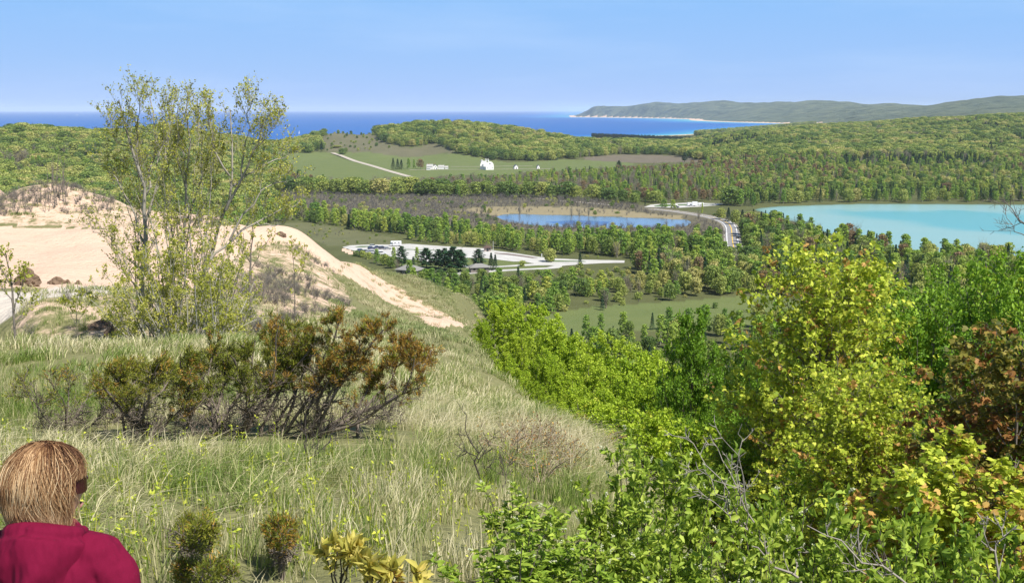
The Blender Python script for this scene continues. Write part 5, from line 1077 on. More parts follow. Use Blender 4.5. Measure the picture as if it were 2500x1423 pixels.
def cherry_shrubs():
    """chokecherries: upright stems, long oval leaves set singly, cream flower spikes"""
    rng = rs(700); V = []
    for vi in range(4):
        st = []; rd = []
        for j in range(9):
            a = rng.uniform(0, 6.28); l = rng.uniform(.05, .55); hh = rng.uniform(.9, 1.7); tt = np.linspace(0, 1, 7)[:, None]; e = np.array([math.cos(a)*l, math.sin(a)*l, hh]); s = np.array([math.cos(a)*.08, math.sin(a)*.08, 0]); L = s+(e-s)*tt; L[:, :2] = s[:2]+(e-s)[:2]*tt**1.6; st.append(L+rng.normal(size=(7, 3))*.012*tt); rd.append(np.linspace(.010, .0035, 7))
        b1, r1, _ = side_shoots(rng, st, rd, 7, .34, .45, .3, 4, 1, .45, .3)
        tw = [s[3:] for s in st]+b1; lf = leaf_on(rng, tw, 13, .088, 'oval', .46, .1, .45, 1.1, .1, .008); tip = leaf_on(rng, [b[-2:] for b in b1+st], 4, .07, 'oval', .42, .6, .2, .5, -.5, .004)
        lfV = np.concatenate([lf[0], tip[0]]); o = len(lf[0]); lff = [f for f in lf[1]]+[f+o for f in tip[1]]
        C = []; 
        for b in b1[::3]:
            d = b[-1]-b[-2]; d = d/np.linalg.norm(d)+np.array([0, 0, -.1]); q = np.linspace(.1, 1, 26)[:, None]; c = b[-1]+d*q*.10+np.array([0, 0, -.02])*q*q; C.append(c+rv(rng, 26)*.009)
        C = np.concatenate(C); m = len(C); fl = leaves(C, rv(rng, m), rv(rng, m), np.full(m, .011), np.full(m, .011), 'card')
        v, q = tubes(st+b1, rd+r1, 5)
        V.append((mesh_np('stems', v, [q], [bark_dark], smooth=True), mesh_np('leaves', lfV, lff, [M_cherry]), mesh_np('blossoms', fl[0], fl[1], [M_flower])))
    spots = [(1265, 1195, 6.6), (1300, 1300, 5.4), (1450, 1250, 5.9), (1490, 1120, 7.4), (1540, 1085, 7.8), (1570, 1200, 6.4), (1660, 1100, 8.2), (1640, 1300, 5.6), (1730, 1330, 5.6), (1870, 1250, 6.8), (1940, 1200, 7.4), (1860, 1130, 8.4), (1240, 1370, 5.0), (1470, 1370, 5.0), (1960, 1350, 6.0), (2100, 1320, 6.6), (2210, 1330, 6.4), (2330, 1300, 6.6), (2450, 1320, 6.4), (2140, 1390, 5.6), (2390, 1390, 5.5), (1920, 1410, 5.0), (2260, 1400, 5.2), (2520, 1230, 7.6), (2230, 1240, 8.6), (2080, 1230, 9.0)]
    for i, (px, top, d) in enumerate(spots):
        p = at_d(px, top, d); gz = Hs(p[0], p[1]); hh = max(.5, p[2]-gz); st, lf, bl = V[i % 4]; s = hh/1.65
        o = thing('cherry_shrub', 'leafy green wild cherry shrub with cream flower spikes in the thicket at the bottom', 'shrub', (p[0], p[1], gz-.02), i*1.9, 'wild cherry shrubs in the bottom thicket'); o.scale = (max(.65, min(1.25, s*.9)),)*2+(s,)
        add_obj('stems', st, o); add_obj('leaves', lf, o)
        if px < 2000: add_obj('blossoms', bl, o)
    # pale yellow saplings at the very front
    for lb, px, top, base, d, n in (('pale yellow leaved ash seedling at the bottom edge, tallest of its three', 822, 1305, 1460, 5.2, 7), ('pale yellow seedling low at the bottom edge between two others', 905, 1350, 1470, 5.0, 7), ('pale yellow seedling with orange tips, rightmost at the bottom edge', 990, 1385, 1470, 5.0, 5)):
        st = []; rd = []; p = at_d(px, base, d)
        for j in range(n):
            e = at_d(px+rng.uniform(-48, 48), top+rng.uniform(0, 60), d+rng.uniform(-.12, .12)); tt = np.linspace(0, 1, 6)[:, None]; st.append(p+(e-p)*tt+rng.normal(size=(6, 3))*.008); rd.append(np.linspace(.005, .003, 6))
        lf = leaf_on(rng, [s[-2:] for s in st], 13, .085, 'oval', .34, .5, .4, 1.0, -.1, .004); lf2 = leaf_on(rng, [s[2:5] for s in st], 4, .07, 'oval', .34, .5, .4, 1.0, -.1, .004)
        woody('ash_seedling', lb, 'seedling', tuple(p), st, rd, bark_dark, [('leaves', lf, M_yl), ('lower_leaves', lf2, M_org if px > 980 else M_yl)])
def dune_scrub():
    rng = rs(741); it = []
    for _ in range(9000):
        d = math.sqrt(rng.uniform(34**2, 108**2)); a = rng.uniform(-.46, -.1); x, y = d*math.sin(a), d*math.cos(a); 
        it.append((x, y, d))
    A = np.array(it); Z = H(A[:, 0], A[:, 1]); px, py = project(A[:, 0], A[:, 1], Z); c = fbm(A[:, 0], A[:, 1], 5, 3, 47); out = []
    Z1 = inpoly(px, py, [(540, 640), (690, 590), (750, 606), (800, 650), (850, 700), (860, 770), (700, 800), (540, 780), (480, 700)]) & (A[:, 2] > 38)
    Z2 = inpoly(px, py, [(-100, 440), (190, 445), (300, 480), (450, 525), (560, 545), (420, 556), (0, 530), (-100, 530)]) & (A[:, 2] > 88)
    Z3 = inpoly(px, py, [(60, 800), (140, 735), (330, 715), (640, 740), (640, 826), (60, 826)]) & (A[:, 2] < 60)
    for i in np.where((Z1 & (c > .54)) | (Z2 & (c > .585)) | (Z3 & (c > .52)))[0]:
        if rng.rand() < .25: continue
        k = 'twig' if rng.rand() < (.75 if not Z3[i] else .5) else 'tuftfar'; s = rng.uniform(.10, .26) if k != 'tuftfar' else rng.uniform(.7, 1.2)
        if k == 'shrub': s *= .8
        out.append((A[i, 0], A[i, 1], Z[i], k, rng.randint(3), s, s*.8, rng.uniform(0, 6)))
    scatter('dune_scrub', out, 'grey brown dry scrub dotted over the sandy dune slopes', 'scrub')
def hummocks():
    earth = simple('dry_turf', (.17, .115, .075), 1, 0, .6, 2.5, 1, 6); rng = rs(760)
    for lb, px, row, d, w, h in (('eroded brown turf hummock at the left edge of the gravel flat', 68, 712, 55, .52, .7), ('low brown turf hummock right of the first one on the sand flat', 138, 694, 57, .45, .3), ('small dark turf tuft on the sand flat', 166, 690, 58, .2, .2), ('little dark turf tuft farthest right on the sand flat', 192, 692, 58, .2, .2), ('dark undercut root hollow in the sandy mound', 285, 782, 37.5, .38, .4), ('brown undercut turf ledge on top of the sandy mound', 245, 757, 39.5, .6, .2), ('brown tuft lying on the bare crest sand', 684, 580, 99, .5, .3)):
        p = at_d(px, row, d); gz = Hs(p[0], p[1]); n, k = 22, 9; vs = []; fs = []
        for j in range(k+1):
            for i in range(n):
                a = 2*math.pi*i/n; t = j/k; q = 1+.30*math.sin(3*a+px)+.22*math.sin(7*a+2*t*5+px)+rng.normal()*.07; r = w*math.cos(t*math.pi/2)**.6*q; vs.append((r*math.cos(a), r*math.sin(a)*.7, -.15+(h+.15)*t*(1+.2*math.sin(2*a))+rng.normal()*.03*w))
        for j in range(k):
            for i in range(n): m = (i+1) % n; fs.append((j*n+i, j*n+m, (j+1)*n+m, (j+1)*n+i))
        fs.append(tuple(range(k*n, (k+1)*n))); B = MB().add(vs, fs); o = B.build('turf_hummock', earth); o.location = (p[0], p[1], gz); o['label'] = lb; o['category'] = 'hummock'
def yellow_forbs():
    rng = rs(720); st = []; rd = []; C = []
    for i in range(260):
        px = rng.uniform(-50, 1300); row = rng.uniform(1060, 1423); q = hit(px, row, 3, 40)
        if q is None: continue
        hgt = rng.uniform(.12, .35); e = q+np.array([rng.normal()*.03, rng.normal()*.03, hgt]); st.append(np.array([q, (q+e)/2, e])); rd.append(np.array([.003, .0025, .002]))
    rr = rs(3); lf = leaf_on(rr, st, 9, .035, 'leaf', .5, .2, .4, 1, 0, .02)
    v, q = tubes(st, rd, 3); n = len(v); me = mesh_np('yellow_spurge', np.concatenate([v, lf[0]]), [q]+[f+n for f in lf[1]], [M_ylw]); add_obj('spurge_patches', me, kind='stuff', label='small yellow green herbs dotted through the dune grass', category='herbs')
grass(); poplars(); junipers(); dead_things(); near_trees(); cherry_shrubs(); yellow_forbs(); dune_scrub(); hummocks()
# ------------------------------------------------------------------ built things in the valley
white = simple('white_boards', (.78, .77, .74), .6, 0, .06, .6); roofg = simple('grey_shingles', (.24, .235, .22), .9, 0, .2, .8, .3, 6); roofb = simple('dark_blue_grey_shingles', (.10, .115, .17), .85, 0, .2, .8)
roofp = simple('pale_shingles', (.42, .41, .39), .9, 0, .15, .8); stone = simple('brown_stone', (.21, .18, .16), .9, 0, .35, 1.6, .4, 5); dkwood = simple('dark_boards', (.10, .065, .05), .9, 0, .3, 2)
glass = simple('window_glass', (.02, .025, .03), .08); rubber = simple('rubber', (.02, .02, .02), .8); chrome = simple('lamp_glass', (.7, .7, .68), .2); metal = simple('grey_metal', (.35, .35, .35), .5, .3)
trim = simple('brown_trim', (.13, .09, .07), .8)
GZ = .6
def gp(px, row): p = at_z(px, row, GZ); return (p[0], p[1], Hs(p[0], p[1]))
def hip_house(name, lb, loc, rz, w, l, h, rh, wallm, roofm, wins):
    o = thing(name, lb, 'house', loc, rz)
    MB().box((0, 0, h/2-.15), (w, l, h+.3)).build('wall', wallm, o)
    e = .7; W2, L2 = w/2+e, l/2+e; k = min(W2, L2)*.95; rx = max(W2-k, .4) if w >= l else .4
    m = MB(); z0 = h-.02
    m.add([(-W2, -L2, z0), (W2, -L2, z0), (W2, L2, z0), (-W2, L2, z0), (-W2, -L2, z0+.22), (W2, -L2, z0+.22), (W2, L2, z0+.22), (-W2, L2, z0+.22), (-rx, 0, z0+rh), (rx, 0, z0+rh)],
          [(3, 2, 1, 0), (0, 1, 5, 4), (1, 2, 6, 5), (2, 3, 7, 6), (3, 0, 4, 7), (4, 5, 9, 8), (5, 6, 9), (6, 7, 8, 9), (7, 4, 8)]); m.build('roof', roofm, o)
    for (x, y, ww, hh, zc, side) in wins:
        f = MB()
        if side == 'f': f.box((x, -l/2-.02, zc), (ww+.16, .08, hh+.16)); g = MB().box((x, -l/2-.07, zc), (ww, .04, hh))
        else: f.box((w/2*side+.02*side, y, zc), (.08, ww+.16, hh+.16)); g = MB().box((w/2*side+.07*side, y, zc), (.04, ww, hh))
        fo = f.build('door' if hh > 1.8 else 'window', trim, o); g.build('pane', glass, fo)
    return o
hip_house('visitor_house', 'brown stone house with long grey hip roof below the sand slope', gp(1001, 671), R(-24), 11, 7.5, 2.7, 2.3, stone, roofg, [(-3, 0, 1.2, 1, 1.6, 'f'), (0, 0, 1, 2.05, 1.05, 'f'), (3, 0, 1.4, 1, 1.6, 'f'), (0, -1.5, 1.2, 1, 1.6, -1), (0, 1, 1.2, 1, 1.6, 1)])
hip_house('rest_house', 'small stone building with low grey hip roof beside the lone pine', gp(1169, 664), R(12), 9, 6.2, 2.6, 1.7, stone, roofg, [(-2.8, 0, 1, .8, 1.8, 'f'), (-.4, 0, 1, 2.05, 1.05, 'f'), (2.4, 0, 1, 2.05, 1.05, 'f'), (0, 0, 1.4, .8, 1.8, -1)])
hip_house('kiosk', 'small dark roofed fee kiosk at the back edge of the parking lot', gp(1190, 613.5), R(5), 3.8, 3.2, 2.1, 1.4, simple('tan_stone', (.36, .30, .27), .9, 0, .2, 1), dkwood, [(0, 0, 1, 2.05, 1.05, 'f'), (1.2, 0, .7, .8, 1.5, 'f')])
def pole(lb, px, row, h, r, m, name='pole', cat='pole'):
    p = gp(px, row); o = MB().cyl((0, 0, -.2), (0, 0, h), r, r*.6, 8).cyl((0, 0, h), (0, 0, h+.12), r*1.6, r*.4, 8).build(name, m); o.location = p; o['label'] = lb; o['category'] = cat; return o
pole('thin pale pole beside the fee kiosk', 1204, 613, 5.5, .12, chrome)
MB_post = [(1323, 628), (1350, 643)]
pole('small white marker post at the back edge of the parking lot', 1322.5, 627, 1.6, .28, white, 'marker_post', 'post')
# road sign
p = gp(1759.5, 533); o = thing('road_sign', 'yellow diamond warning sign on a post where the highway curves', 'sign', p)
MB().cyl((0, 0, -.2), (0, 0, 2.0), .07, n=8).build('post', metal, o)
MB().add([(0, -.06, 1.1), (.75, -.06, 2.0), (0, -.06, 2.9), (-.75, -.06, 2.0), (0, .0, 1.1), (.75, .0, 2.0), (0, .0, 2.9), (-.75, .0, 2.0)], [(0, 1, 2, 3), (7, 6, 5, 4), (0, 4, 5, 1), (1, 5, 6, 2), (2, 6, 7, 3), (3, 7, 4, 0)]).build('panel', simple('sign_yellow', (.85, .62, .03), .5), o)
# vehicles
def loft_car(m, L, Wd, prof, mi=0):
    n = len(prof); vs = []; fs = []
    for s in (-1, 1):
        for x, z, wk in prof: vs.append((x*L, s*Wd/2*wk, z))
    for i in range(n): j = (i+1) % n; fs.append((i, n+i, n+j, j))
    fs.append(tuple(range(n))); fs.append(tuple(range(2*n-1, n-1, -1))); m.add(vs, fs, mi)
CARC = {}
def car_parts(kind, colm):
    L, Wd, body, cab, wr = {'sedan': (4.6, 1.8, [(-.5, .35, .92), (-.49, .75, .9), (-.34, .92, .96), (.22, .92, .98), (.46, .80, .92), (.5, .55, .9), (.49, .32, .9)], [(-.33, .90, .88), (-.22, 1.38, .74), (.06, 1.42, .74), (.22, .90, .88)], .33),
                            'suv': (4.8, 1.9, [(-.5, .40, .94), (-.495, .95, .94), (-.46, 1.05, .96), (.22, 1.05, .98), (.46, .95, .93), (.5, .65, .92), (.49, .38, .9)], [(-.47, 1.03, .90), (-.42, 1.66, .78), (.04, 1.70, .78), (.22, 1.03, .88)], .37)}[kind]
    b = MB(); loft_car(b, L, Wd, body); g = MB(); loft_car(g, L, Wd, cab)
    rf = MB(); x0, x1 = cab[1][0]*L, cab[2][0]*L; rf.box(((x0+x1)/2, 0, cab[2][1]-.02), (x1-x0+.1, Wd*.76, .07))
    w = MB().cyl((0, -.11, 0), (0, .11, 0), wr, n=14); h = MB().cyl((0, -.12, 0), (0, .12, 0), wr*.55, n=10); lp = MB().box((0, 0, 0), (.08, .34, .16))
    return L, Wd, wr, b, g, rf, w, h, lp
def car(lb, loc, rz, kind, col, group=None):
    if (kind, col) not in CARC:
        m, nt, out = newmat('car_paint'); pb = nd(nt, 'ShaderNodeBsdfPrincipled', Roughness=.25, Metallic=.1); pb.inputs['Base Color'].default_value = (*col, 1); pb.inputs['Coat Weight'].default_value = .6; nt.links.new(pb.outputs[0], out.inputs[0])
        CARC[(kind, col)] = m
    m = CARC[(kind, col)]; L, Wd, wr, b, g, rf, w, h, lp = car_parts(kind, m)
    o = thing('parked_car', lb, 'car', (loc[0], loc[1], loc[2]+.16), rz, group)
    b.build('body', m, o, bevel=.05); g.build('windows', glass, o, bevel=.03); rf.build('roof', m, o)
    for sx in (-.31, .31):
        for sy in (-1, 1):
            t = w.build('wheel', rubber, o); t.location = (sx*L, sy*(Wd/2-.10), wr); r_ = h.build('rim', metal, t)
    for sy in (-1, 1): q = lp.build('headlight', chrome, o); q.location = (L*.485, sy*Wd*.34, .66)
    return o
WHT = (.75, .75, .75)
cars = [(882, 615.2, 'suv', (.10, .14, .22), 'blue grey car at the left end of the front row in the parking lot'), (893, 616.6, 'sedan', (.03, .035, .05), 'dark sedan second from the left in the front row of the lot'), (902, 617.6, 'sedan', WHT, 'white sedan third from the left in the front row of the lot'), (911, 618.6, 'suv', WHT, 'white high car in the middle of the front row of the lot'), (921, 620.2, 'sedan', (.5, .51, .53), 'silver sedan right of the middle of the front row of the lot'), (932, 621.6, 'suv', WHT, 'white high car at the right end of the front row of the lot'),
        (907.5, 609.2, 'suv', (.035, .045, .12), 'navy high car at the left of the back row in the parking lot'), (912, 604.3, 'suv', WHT, 'white car behind the back row near the lot entrance loop'), (921.5, 606.6, 'sedan', (.02, .03, .09), 'dark blue sedan in the middle of the back row of the lot'), (934.5, 608.4, 'suv', (.02, .025, .06), 'black high car at the right of the back row of the lot'), (946, 609.6, 'sedan', (.30, .31, .33), 'grey sedan at the far right end of the back row of the lot'),
        (1103, 678.5, 'suv', WHT, 'white car on the drive below the big pines'), (1112, 679.6, 'sedan', (.03, .03, .04), 'dark sedan on the drive below the big pines'), (1651, 507.6, 'suv', (.03, .04, .06), 'dark car at the edge of the upper parking lot'), (1802.5, 582.5, 'suv', (.02, .02, .025), 'black car pulled over on the highway shoulder near the lake')]
for px, row, k, c, lb in cars: car(lb, (lambda q: (q[0], q[1], q[2]+.02))(gp(px, row)), R(95) if 'shoulder' in lb else R(12 if row > 612 else 20), k, c, 'cars in the parking lot' if row > 600 and px < 960 else None)
# motorhome and white box trailers
p = gp(967, 601); o = thing('motorhome', 'white motorhome parked at the back edge of the parking lot', 'motorhome', (p[0], p[1], p[2]+.16), R(8))
m = MB(); m.box((.6, 0, 1.75), (5.0, 2.2, 2.3)); m.box((-2.4, 0, 2.5), (1.4, 2.1, .8)); m.build('body', simple('motorhome_white', (.78, .78, .78), .4), o, bevel=.08); MB().box((-2.7, 0, 1.15), (1.6, 1.95, 1.2), 0, 0, .85).build('cab', simple('cab_white', (.72, .72, .72), .4), o, bevel=.08); MB().box((-2.75, 0, 1.55), (1.5, 2.0, .5), 0, 0, .9).build('windscreen', glass, o)
for x in (-.6, 1.6): MB().box((x, -1.11, 2.1), (.9, .04, .5)).build('window', glass, o)
MB().box((.5, -1.115, 1.45), (4.6, .03, .22)).build('stripe', simple('stripe_grey', (.12, .13, .2), .5), o)
for x in (-2.3, 1.7):
    for y in (-1, 1): MB().cyl((x, y*.85, .38), (x, y*1.08, .38), .38, n=14).build('wheel', rubber, o)
def trailer(lb, px, row, L, h, rz):
    p = gp(px, row); o = thing('box_trailer', lb, 'trailer', (p[0], p[1], p[2]+.16), rz)
    MB().box((0, 0, .7+h/2), (L, 2.4, h)).build('box', simple('trailer_white', (.8, .8, .8), .35), o, bevel=.06); MB().box((0, 0, .55), (L*.96, 1.6, .2)).build('chassis', metal, o); MB().cyl((L/2, 0, .55), (L/2+1.2, 0, .5), .07, n=8).build('hitch', metal, o)
    for y in (-1, 1): MB().cyl((-.4, y*1.0, .4), (-.4, y*1.2, .4), .4, n=14).build('wheel', rubber, o)
    MB().box((L*.18, -1.22, 1.6), (.8, .04, 1.5)).build('door', simple('trailer_door', (.62, .62, .62), .4), o)
trailer('low white trailer left of the largest one on the upper parking lot', 1682.6, 503.4, 3.4, 2.2, R(8)); trailer('largest white box trailer on the upper parking lot', 1695.8, 504.2, 4.5, 3.1, R(4)); trailer('flat white trailer right of the largest one on the upper parking lot', 1711, 502.6, 4.4, 1.8, R(-5))
# barn
def arch(w, h, eave, n=14):
    P = [(-w/2, 0), (-w/2, eave)]
    for i in range(1, n): t = i/n; a = math.pi*(1-t); P.append((w/2*math.cos(a)*(1.0), eave+(h-eave)*math.sin(a)**.82))
    P += [(w/2, eave), (w/2, 0)]; return P
def barn():
    p = gp(1196, 415); o = thing('barn', 'large white round roofed barn with cupolas standing in the far meadow', 'barn', (p[0], p[1], p[2]), R(24))
    w, h, L, ev = 11.6, 11.2, 20, 4.2; A = arch(w, h, ev)
    m = MB(); n = len(A); vs = [(x, 0, z) for x, z in A]+[(x, L, z) for x, z in A]; m.add(vs, [tuple(range(n)), tuple(range(2*n-1, n-1, -1))]); m.add([(-w/2, 0, -.3), (-w/2, L, -.3), (-w/2, L, ev), (-w/2, 0, ev)], [(0, 3, 2, 1)]); m.add([(w/2, 0, -.3), (w/2, L, -.3), (w/2, L, ev), (w/2, 0, ev)], [(0, 1, 2, 3)]); m.build('wall', white, o)
    Rf = [(x*1.05, z+.18) for x, z in A[1:-1]]; k = len(Rf); m = MB(); vs = [(x, -.5, z) for x, z in Rf]+[(x, L+.5, z) for x, z in Rf]+[(x*.965, -.5, z-.22) for x, z in Rf]+[(x*.965, L+.5, z-.22) for x, z in Rf]
    fs = [(i, i+1, k+i+1, k+i) for i in range(k-1)]+[(2*k+i, 3*k+i, 3*k+i+1, 2*k+i+1) for i in range(k-1)]+[(i, 2*k+i, 2*k+i+1, i+1) for i in range(k-1)]+[(k+i, k+i+1, 3*k+i+1, 3*k+i) for i in range(k-1)]+[(0, k, 3*k, 2*k), (k-1, 3*k-1, 4*k-1, 2*k-1)]; rf = m.build('roof', roofb, o, smooth=False)
    MB().box((0, -.05, 1.6), (3.2, .1, 3.2)).build('door', simple('barn_door_white', (.70, .70, .70), .6), o); MB().box((0, -.06, 8.2), (1.5, .1, 1.8)).build('loft_door', roofb, o)
    for x in (-3.6, 3.6): MB().box((x, -.05, 2.4), (.9, .1, .9)).build('window', glass, o)
    for y in (3, 7, 11, 15): MB().box((-w/2-.04, y, 2.2), (.08, 1, .9)).build('window', glass, o)
    for y in (6, 14):
        c = MB(); c.box((0, y, h+.9), (1.9, 1.9, 2.2)); cu = c.build('cupola', white, o); t = MB(); t.cyl((0, y, h+2.0), (0, y, h+3.6), 1.5, .08, 8); t.cyl((0, y, h+3.6), (0, y, h+4.4), .06, .03, 6); t.build('cupola_roof', roofp, cu)
    q = gp(1176.5, 412); s = thing('silo', 'white domed silo at the back left corner of the big barn', 'silo', q); MB().cyl((0, 0, -.3), (0, 0, 10.5), 1.9, n=20).build('wall', white, s, smooth=False)
    d = MB(); d.cyl((0, 0, 10.5), (0, 0, 11.6), 1.95, 1.5, 20); d.cyl((0, 0, 11.6), (0, 0, 12.4), 1.5, .2, 20); d.build('dome', roofp, s)
barn()
def gable(name, lb, px, row, rz, w, l, h, rh, wallm, roofm, doors=(), cat='shed', chim=False):
    p = gp(px, row); o = thing(name, lb, cat, p, rz)
    MB().add([(-w/2, -l/2, -.3), (w/2, -l/2, -.3), (w/2, l/2, -.3), (-w/2, l/2, -.3), (-w/2, -l/2, h), (w/2, -l/2, h), (w/2, l/2, h), (-w/2, l/2, h), (0, -l/2, h+rh), (0, l/2, h+rh)], [(0, 1, 5, 8, 4), (2, 3, 7, 9, 6), (1, 2, 6, 5), (3, 0, 4, 7)]).build('wall', wallm, o)
    e = .35; sl = rh/(w/2); x = w/2+e; z = h-e*sl+.05; m = MB()
    for s in (-1, 1): m.add([(s*x, -l/2-e, z), (0, -l/2-e, h+rh+.05), (0, l/2+e, h+rh+.05), (s*x, l/2+e, z), (s*x, -l/2-e, z+.18), (0, -l/2-e, h+rh+.23), (0, l/2+e, h+rh+.23), (s*x, l/2+e, z+.18)], [(4, 5, 6, 7) if s < 0 else (7, 6, 5, 4), (0, 3, 2, 1), (0, 1, 5, 4), (1, 2, 6, 5), (2, 3, 7, 6), (3, 0, 4, 7)])
    r_ = m.build('roof', roofm, o)
    if chim: MB().box((0, l*.2, h+rh+.5), (.7, .7, 1.4)).build('chimney', simple('red_brick', (.3, .12, .08), .9), r_)
    for (x, zc, ww, hh) in doors: f = MB().box((x, -l/2-.04, zc), (ww, .08, hh)).build('door' if hh > 1.7 else 'window', glass if hh < 1.7 else roofb, o)
    return o
gable('shed', 'small white gabled shed right of the big barn', 1259, 413, R(18), 5, 5.5, 3.2, 2.6, white, roofb, [(0, 1.1, 1.3, 2.2)]); gable('shed', 'tiny white gabled outhouse farthest right in the far meadow', 1313.5, 412.5, R(18), 3.4, 4, 3.0, 2.2, white, roofb, [(0, 1.0, .9, 1.9)])
gable('farmhouse', 'white farmhouse with pale roof, left wing of the farm cluster', 1050, 414, R(80), 7, 8, 4.2, 2.8, white, roofp, [(-1.6, 1.4, 1, 1.2), (1.6, 1.4, 1, 1.2), (0, 3.4, .9, 1.0)], 'house', True); gable('farmhouse', 'white farmhouse with grey roof and porch in the middle of the farm cluster', 1062, 413.5, R(12), 6, 8, 3.8, 2.6, white, roofg, [(-1.5, 1.4, 1, 1.2), (1.5, 1.1, 1, 2.1), (0, 3.4, .9, 1.0)], 'house', True)
gable('farm_garage', 'long white outbuilding with pale roof right of the farmhouses', 1077.5, 413.3, R(86), 5.5, 8, 3.2, 2.1, white, roofp, [(0, 1.1, 2.4, 2.2)]); gable('shed', 'little white shed at the right end of the farm cluster', 1090.5, 413, R(86), 4, 4, 2.4, 1.7, white, roofp, [(0, 1.0, .9, 1.9)])
p = gp(1046, 415.5); o = thing('farm_porch', 'low white porch lean-to in front of the left farmhouse', 'porch', p, R(-8)); MB().box((0, 0, 1.1), (5, 2.6, 2.4)).build('wall', white, o); MB().box((0, 0, 2.4), (5.6, 3.3, .2)).build('roof', roofp, o)
# lone trees of the valley, each with its own place
def lone(key, i, nm, lb, px, base, top, wpx, cat='tree', group=None):
    q = gp(px, base) if base > 300 else None; d = math.hypot(q[0], q[1]); zt = at_d(px, top, d)[2]; cm, tm, jm, h, w = VAR[key][i % len(VAR[key])]
    o = thing(nm, lb, cat, q, i*1.3, group); sz = (zt-q[2])/h; sx = wpx/F*d/w; o.scale = (sx, sx, sz); add_obj('crown' if key != 'bare' else 'branches', cm, o)
    if tm: add_obj('trunk', tm, o)
for a in ((0, 'big pine at the left of the row beside the parking lot', 981, 652, 601, 32), (1, 'layered pine in the middle of the row beside the parking lot', 1041, 655, 606, 44), (2, 'dark pine right of the layered one beside the parking lot', 1071, 656, 609, 32), (0, 'full pine left of the largest one beside the parking lot', 1086, 659, 606, 34), (1, 'largest broad pine at the right of the row beside the parking lot', 1107, 664, 603, 52), (2, 'pine crowding the right side of the largest one', 1124, 662, 610, 36), (0, 'lone pine behind the small stone building', 1168, 652, 608, 33)):
    lone('pine', a[0], 'pine_tree', a[1], a[2], a[3], a[4], a[5]*1.3)
lone('conif', 0, 'cypress_tree', 'taller dark pointed cypress right of the small stone building', 1199, 660, 617, 27); lone('conif', 1, 'cypress_tree', 'shorter dark cypress touching the taller one beside the stone building', 1209, 658, 621, 22)
lone('conif', 2, 'fir_tree', 'small dark fir between the left pines', 1009, 650, 626, 18); lone('aspen', 0, 'aspen_tree', 'slim grey green tree standing among the pines by the lot', 1018, 645, 603, 17); lone('aspen', 1, 'broadleaf_tree', 'light green round tree in front of the brown stone house', 1037, 685, 656, 34); lone('hard', 0, 'broadleaf_tree', 'dark green round tree in front of the big pines', 1074, 684, 657, 30)
lone('shrub', 1, 'shrub', 'small dark shrub by the drive junction right of the lot', 1416, 656, 640, 20); lone('hard', 2, 'broadleaf_tree', 'round tree shading the corner of the parking lot road', 1342, 640, 606, 34)
for i, (px, lb) in enumerate(((960, 'dark evergreen farthest left of the farm trees'), (971, 'dark evergreen second from the left of the farm trees'), (980, 'dark evergreen beside the light green farm tree'))): lone('conif', i, 'evergreen_tree', lb, px, 414.5-i*.3, 386+i*2, 17)
lone('aspen', 2, 'broadleaf_tree', 'bright green tree in the farm tree row', 998, 413, 386, 13); lone('aspen', 3, 'broadleaf_tree', 'slender green tree in the farm tree row', 1011, 413, 389, 9); lone('red', 0, 'maple_tree', 'reddish brown round maple left of the farmhouses', 1026, 413, 388, 19)
lone('hard', 1, 'broadleaf_tree', 'dark green round tree at the top of the country road', 823, 379, 355, 26); lone('hard', 3, 'broadleaf_tree', 'bright green round tree beside the top of the country road', 836, 384, 362, 20); lone('pine', 1, 'pine_tree', 'lone dark pine in the brown heath by the far meadow', 1511, 412, 392, 17); lone('pine', 2, 'pine_tree', 'dark pine standing before the pale clearing', 1671, 397, 372, 18)
for i, (px, b, t, lb) in enumerate(((1269, 521, 500, 'dead tree on the reedy shore at the left end of the pond'), (1395, 525, 506, 'dead tree on the reedy shore in the middle of the pond'), (1414, 525, 510, 'slim dead trunk between the two dead trees by the pond'), (1437, 525, 503, 'tall dead tree right of the middle of the pond'), (1705, 538, 517, 'dead snag beside the highway causeway'), (1627, 552, 540, 'small dead tree in the shallow end of the pond'), (1740, 480, 455, 'tall bare tree behind the upper parking lot'))): lone('bare', i, 'dead_tree', lb, px, b, t, 11)
lone('aspen', 2, 'aspen_tree', 'slender pale tree on the grass below the upper parking lot', 1714, 524, 495, 7); lone('aspen', 1, 'aspen_tree', 'leafy tree at the left end of the upper parking lot', 1621, 509, 485, 22); lone('aspen', 3, 'aspen_tree', 'leafy tree beside the dark car on the upper parking lot', 1643, 509, 487, 18); lone('conif', 1, 'fir_tree', 'dark narrow fir left of the upper parking lot', 1575, 503, 485, 7)
for i, (px, b, t, w_) in enumerate(((1760, 536, 508, 26), (1778, 541, 507, 24), (1795, 548, 512, 26), (1812, 540, 512, 24))): lone('conif' if i % 2 else 'hard', i, 'dark_tree', 'dark green tree in the clump at the inside of the highway bend', px, b, t, w_, group='dark trees at the highway bend')
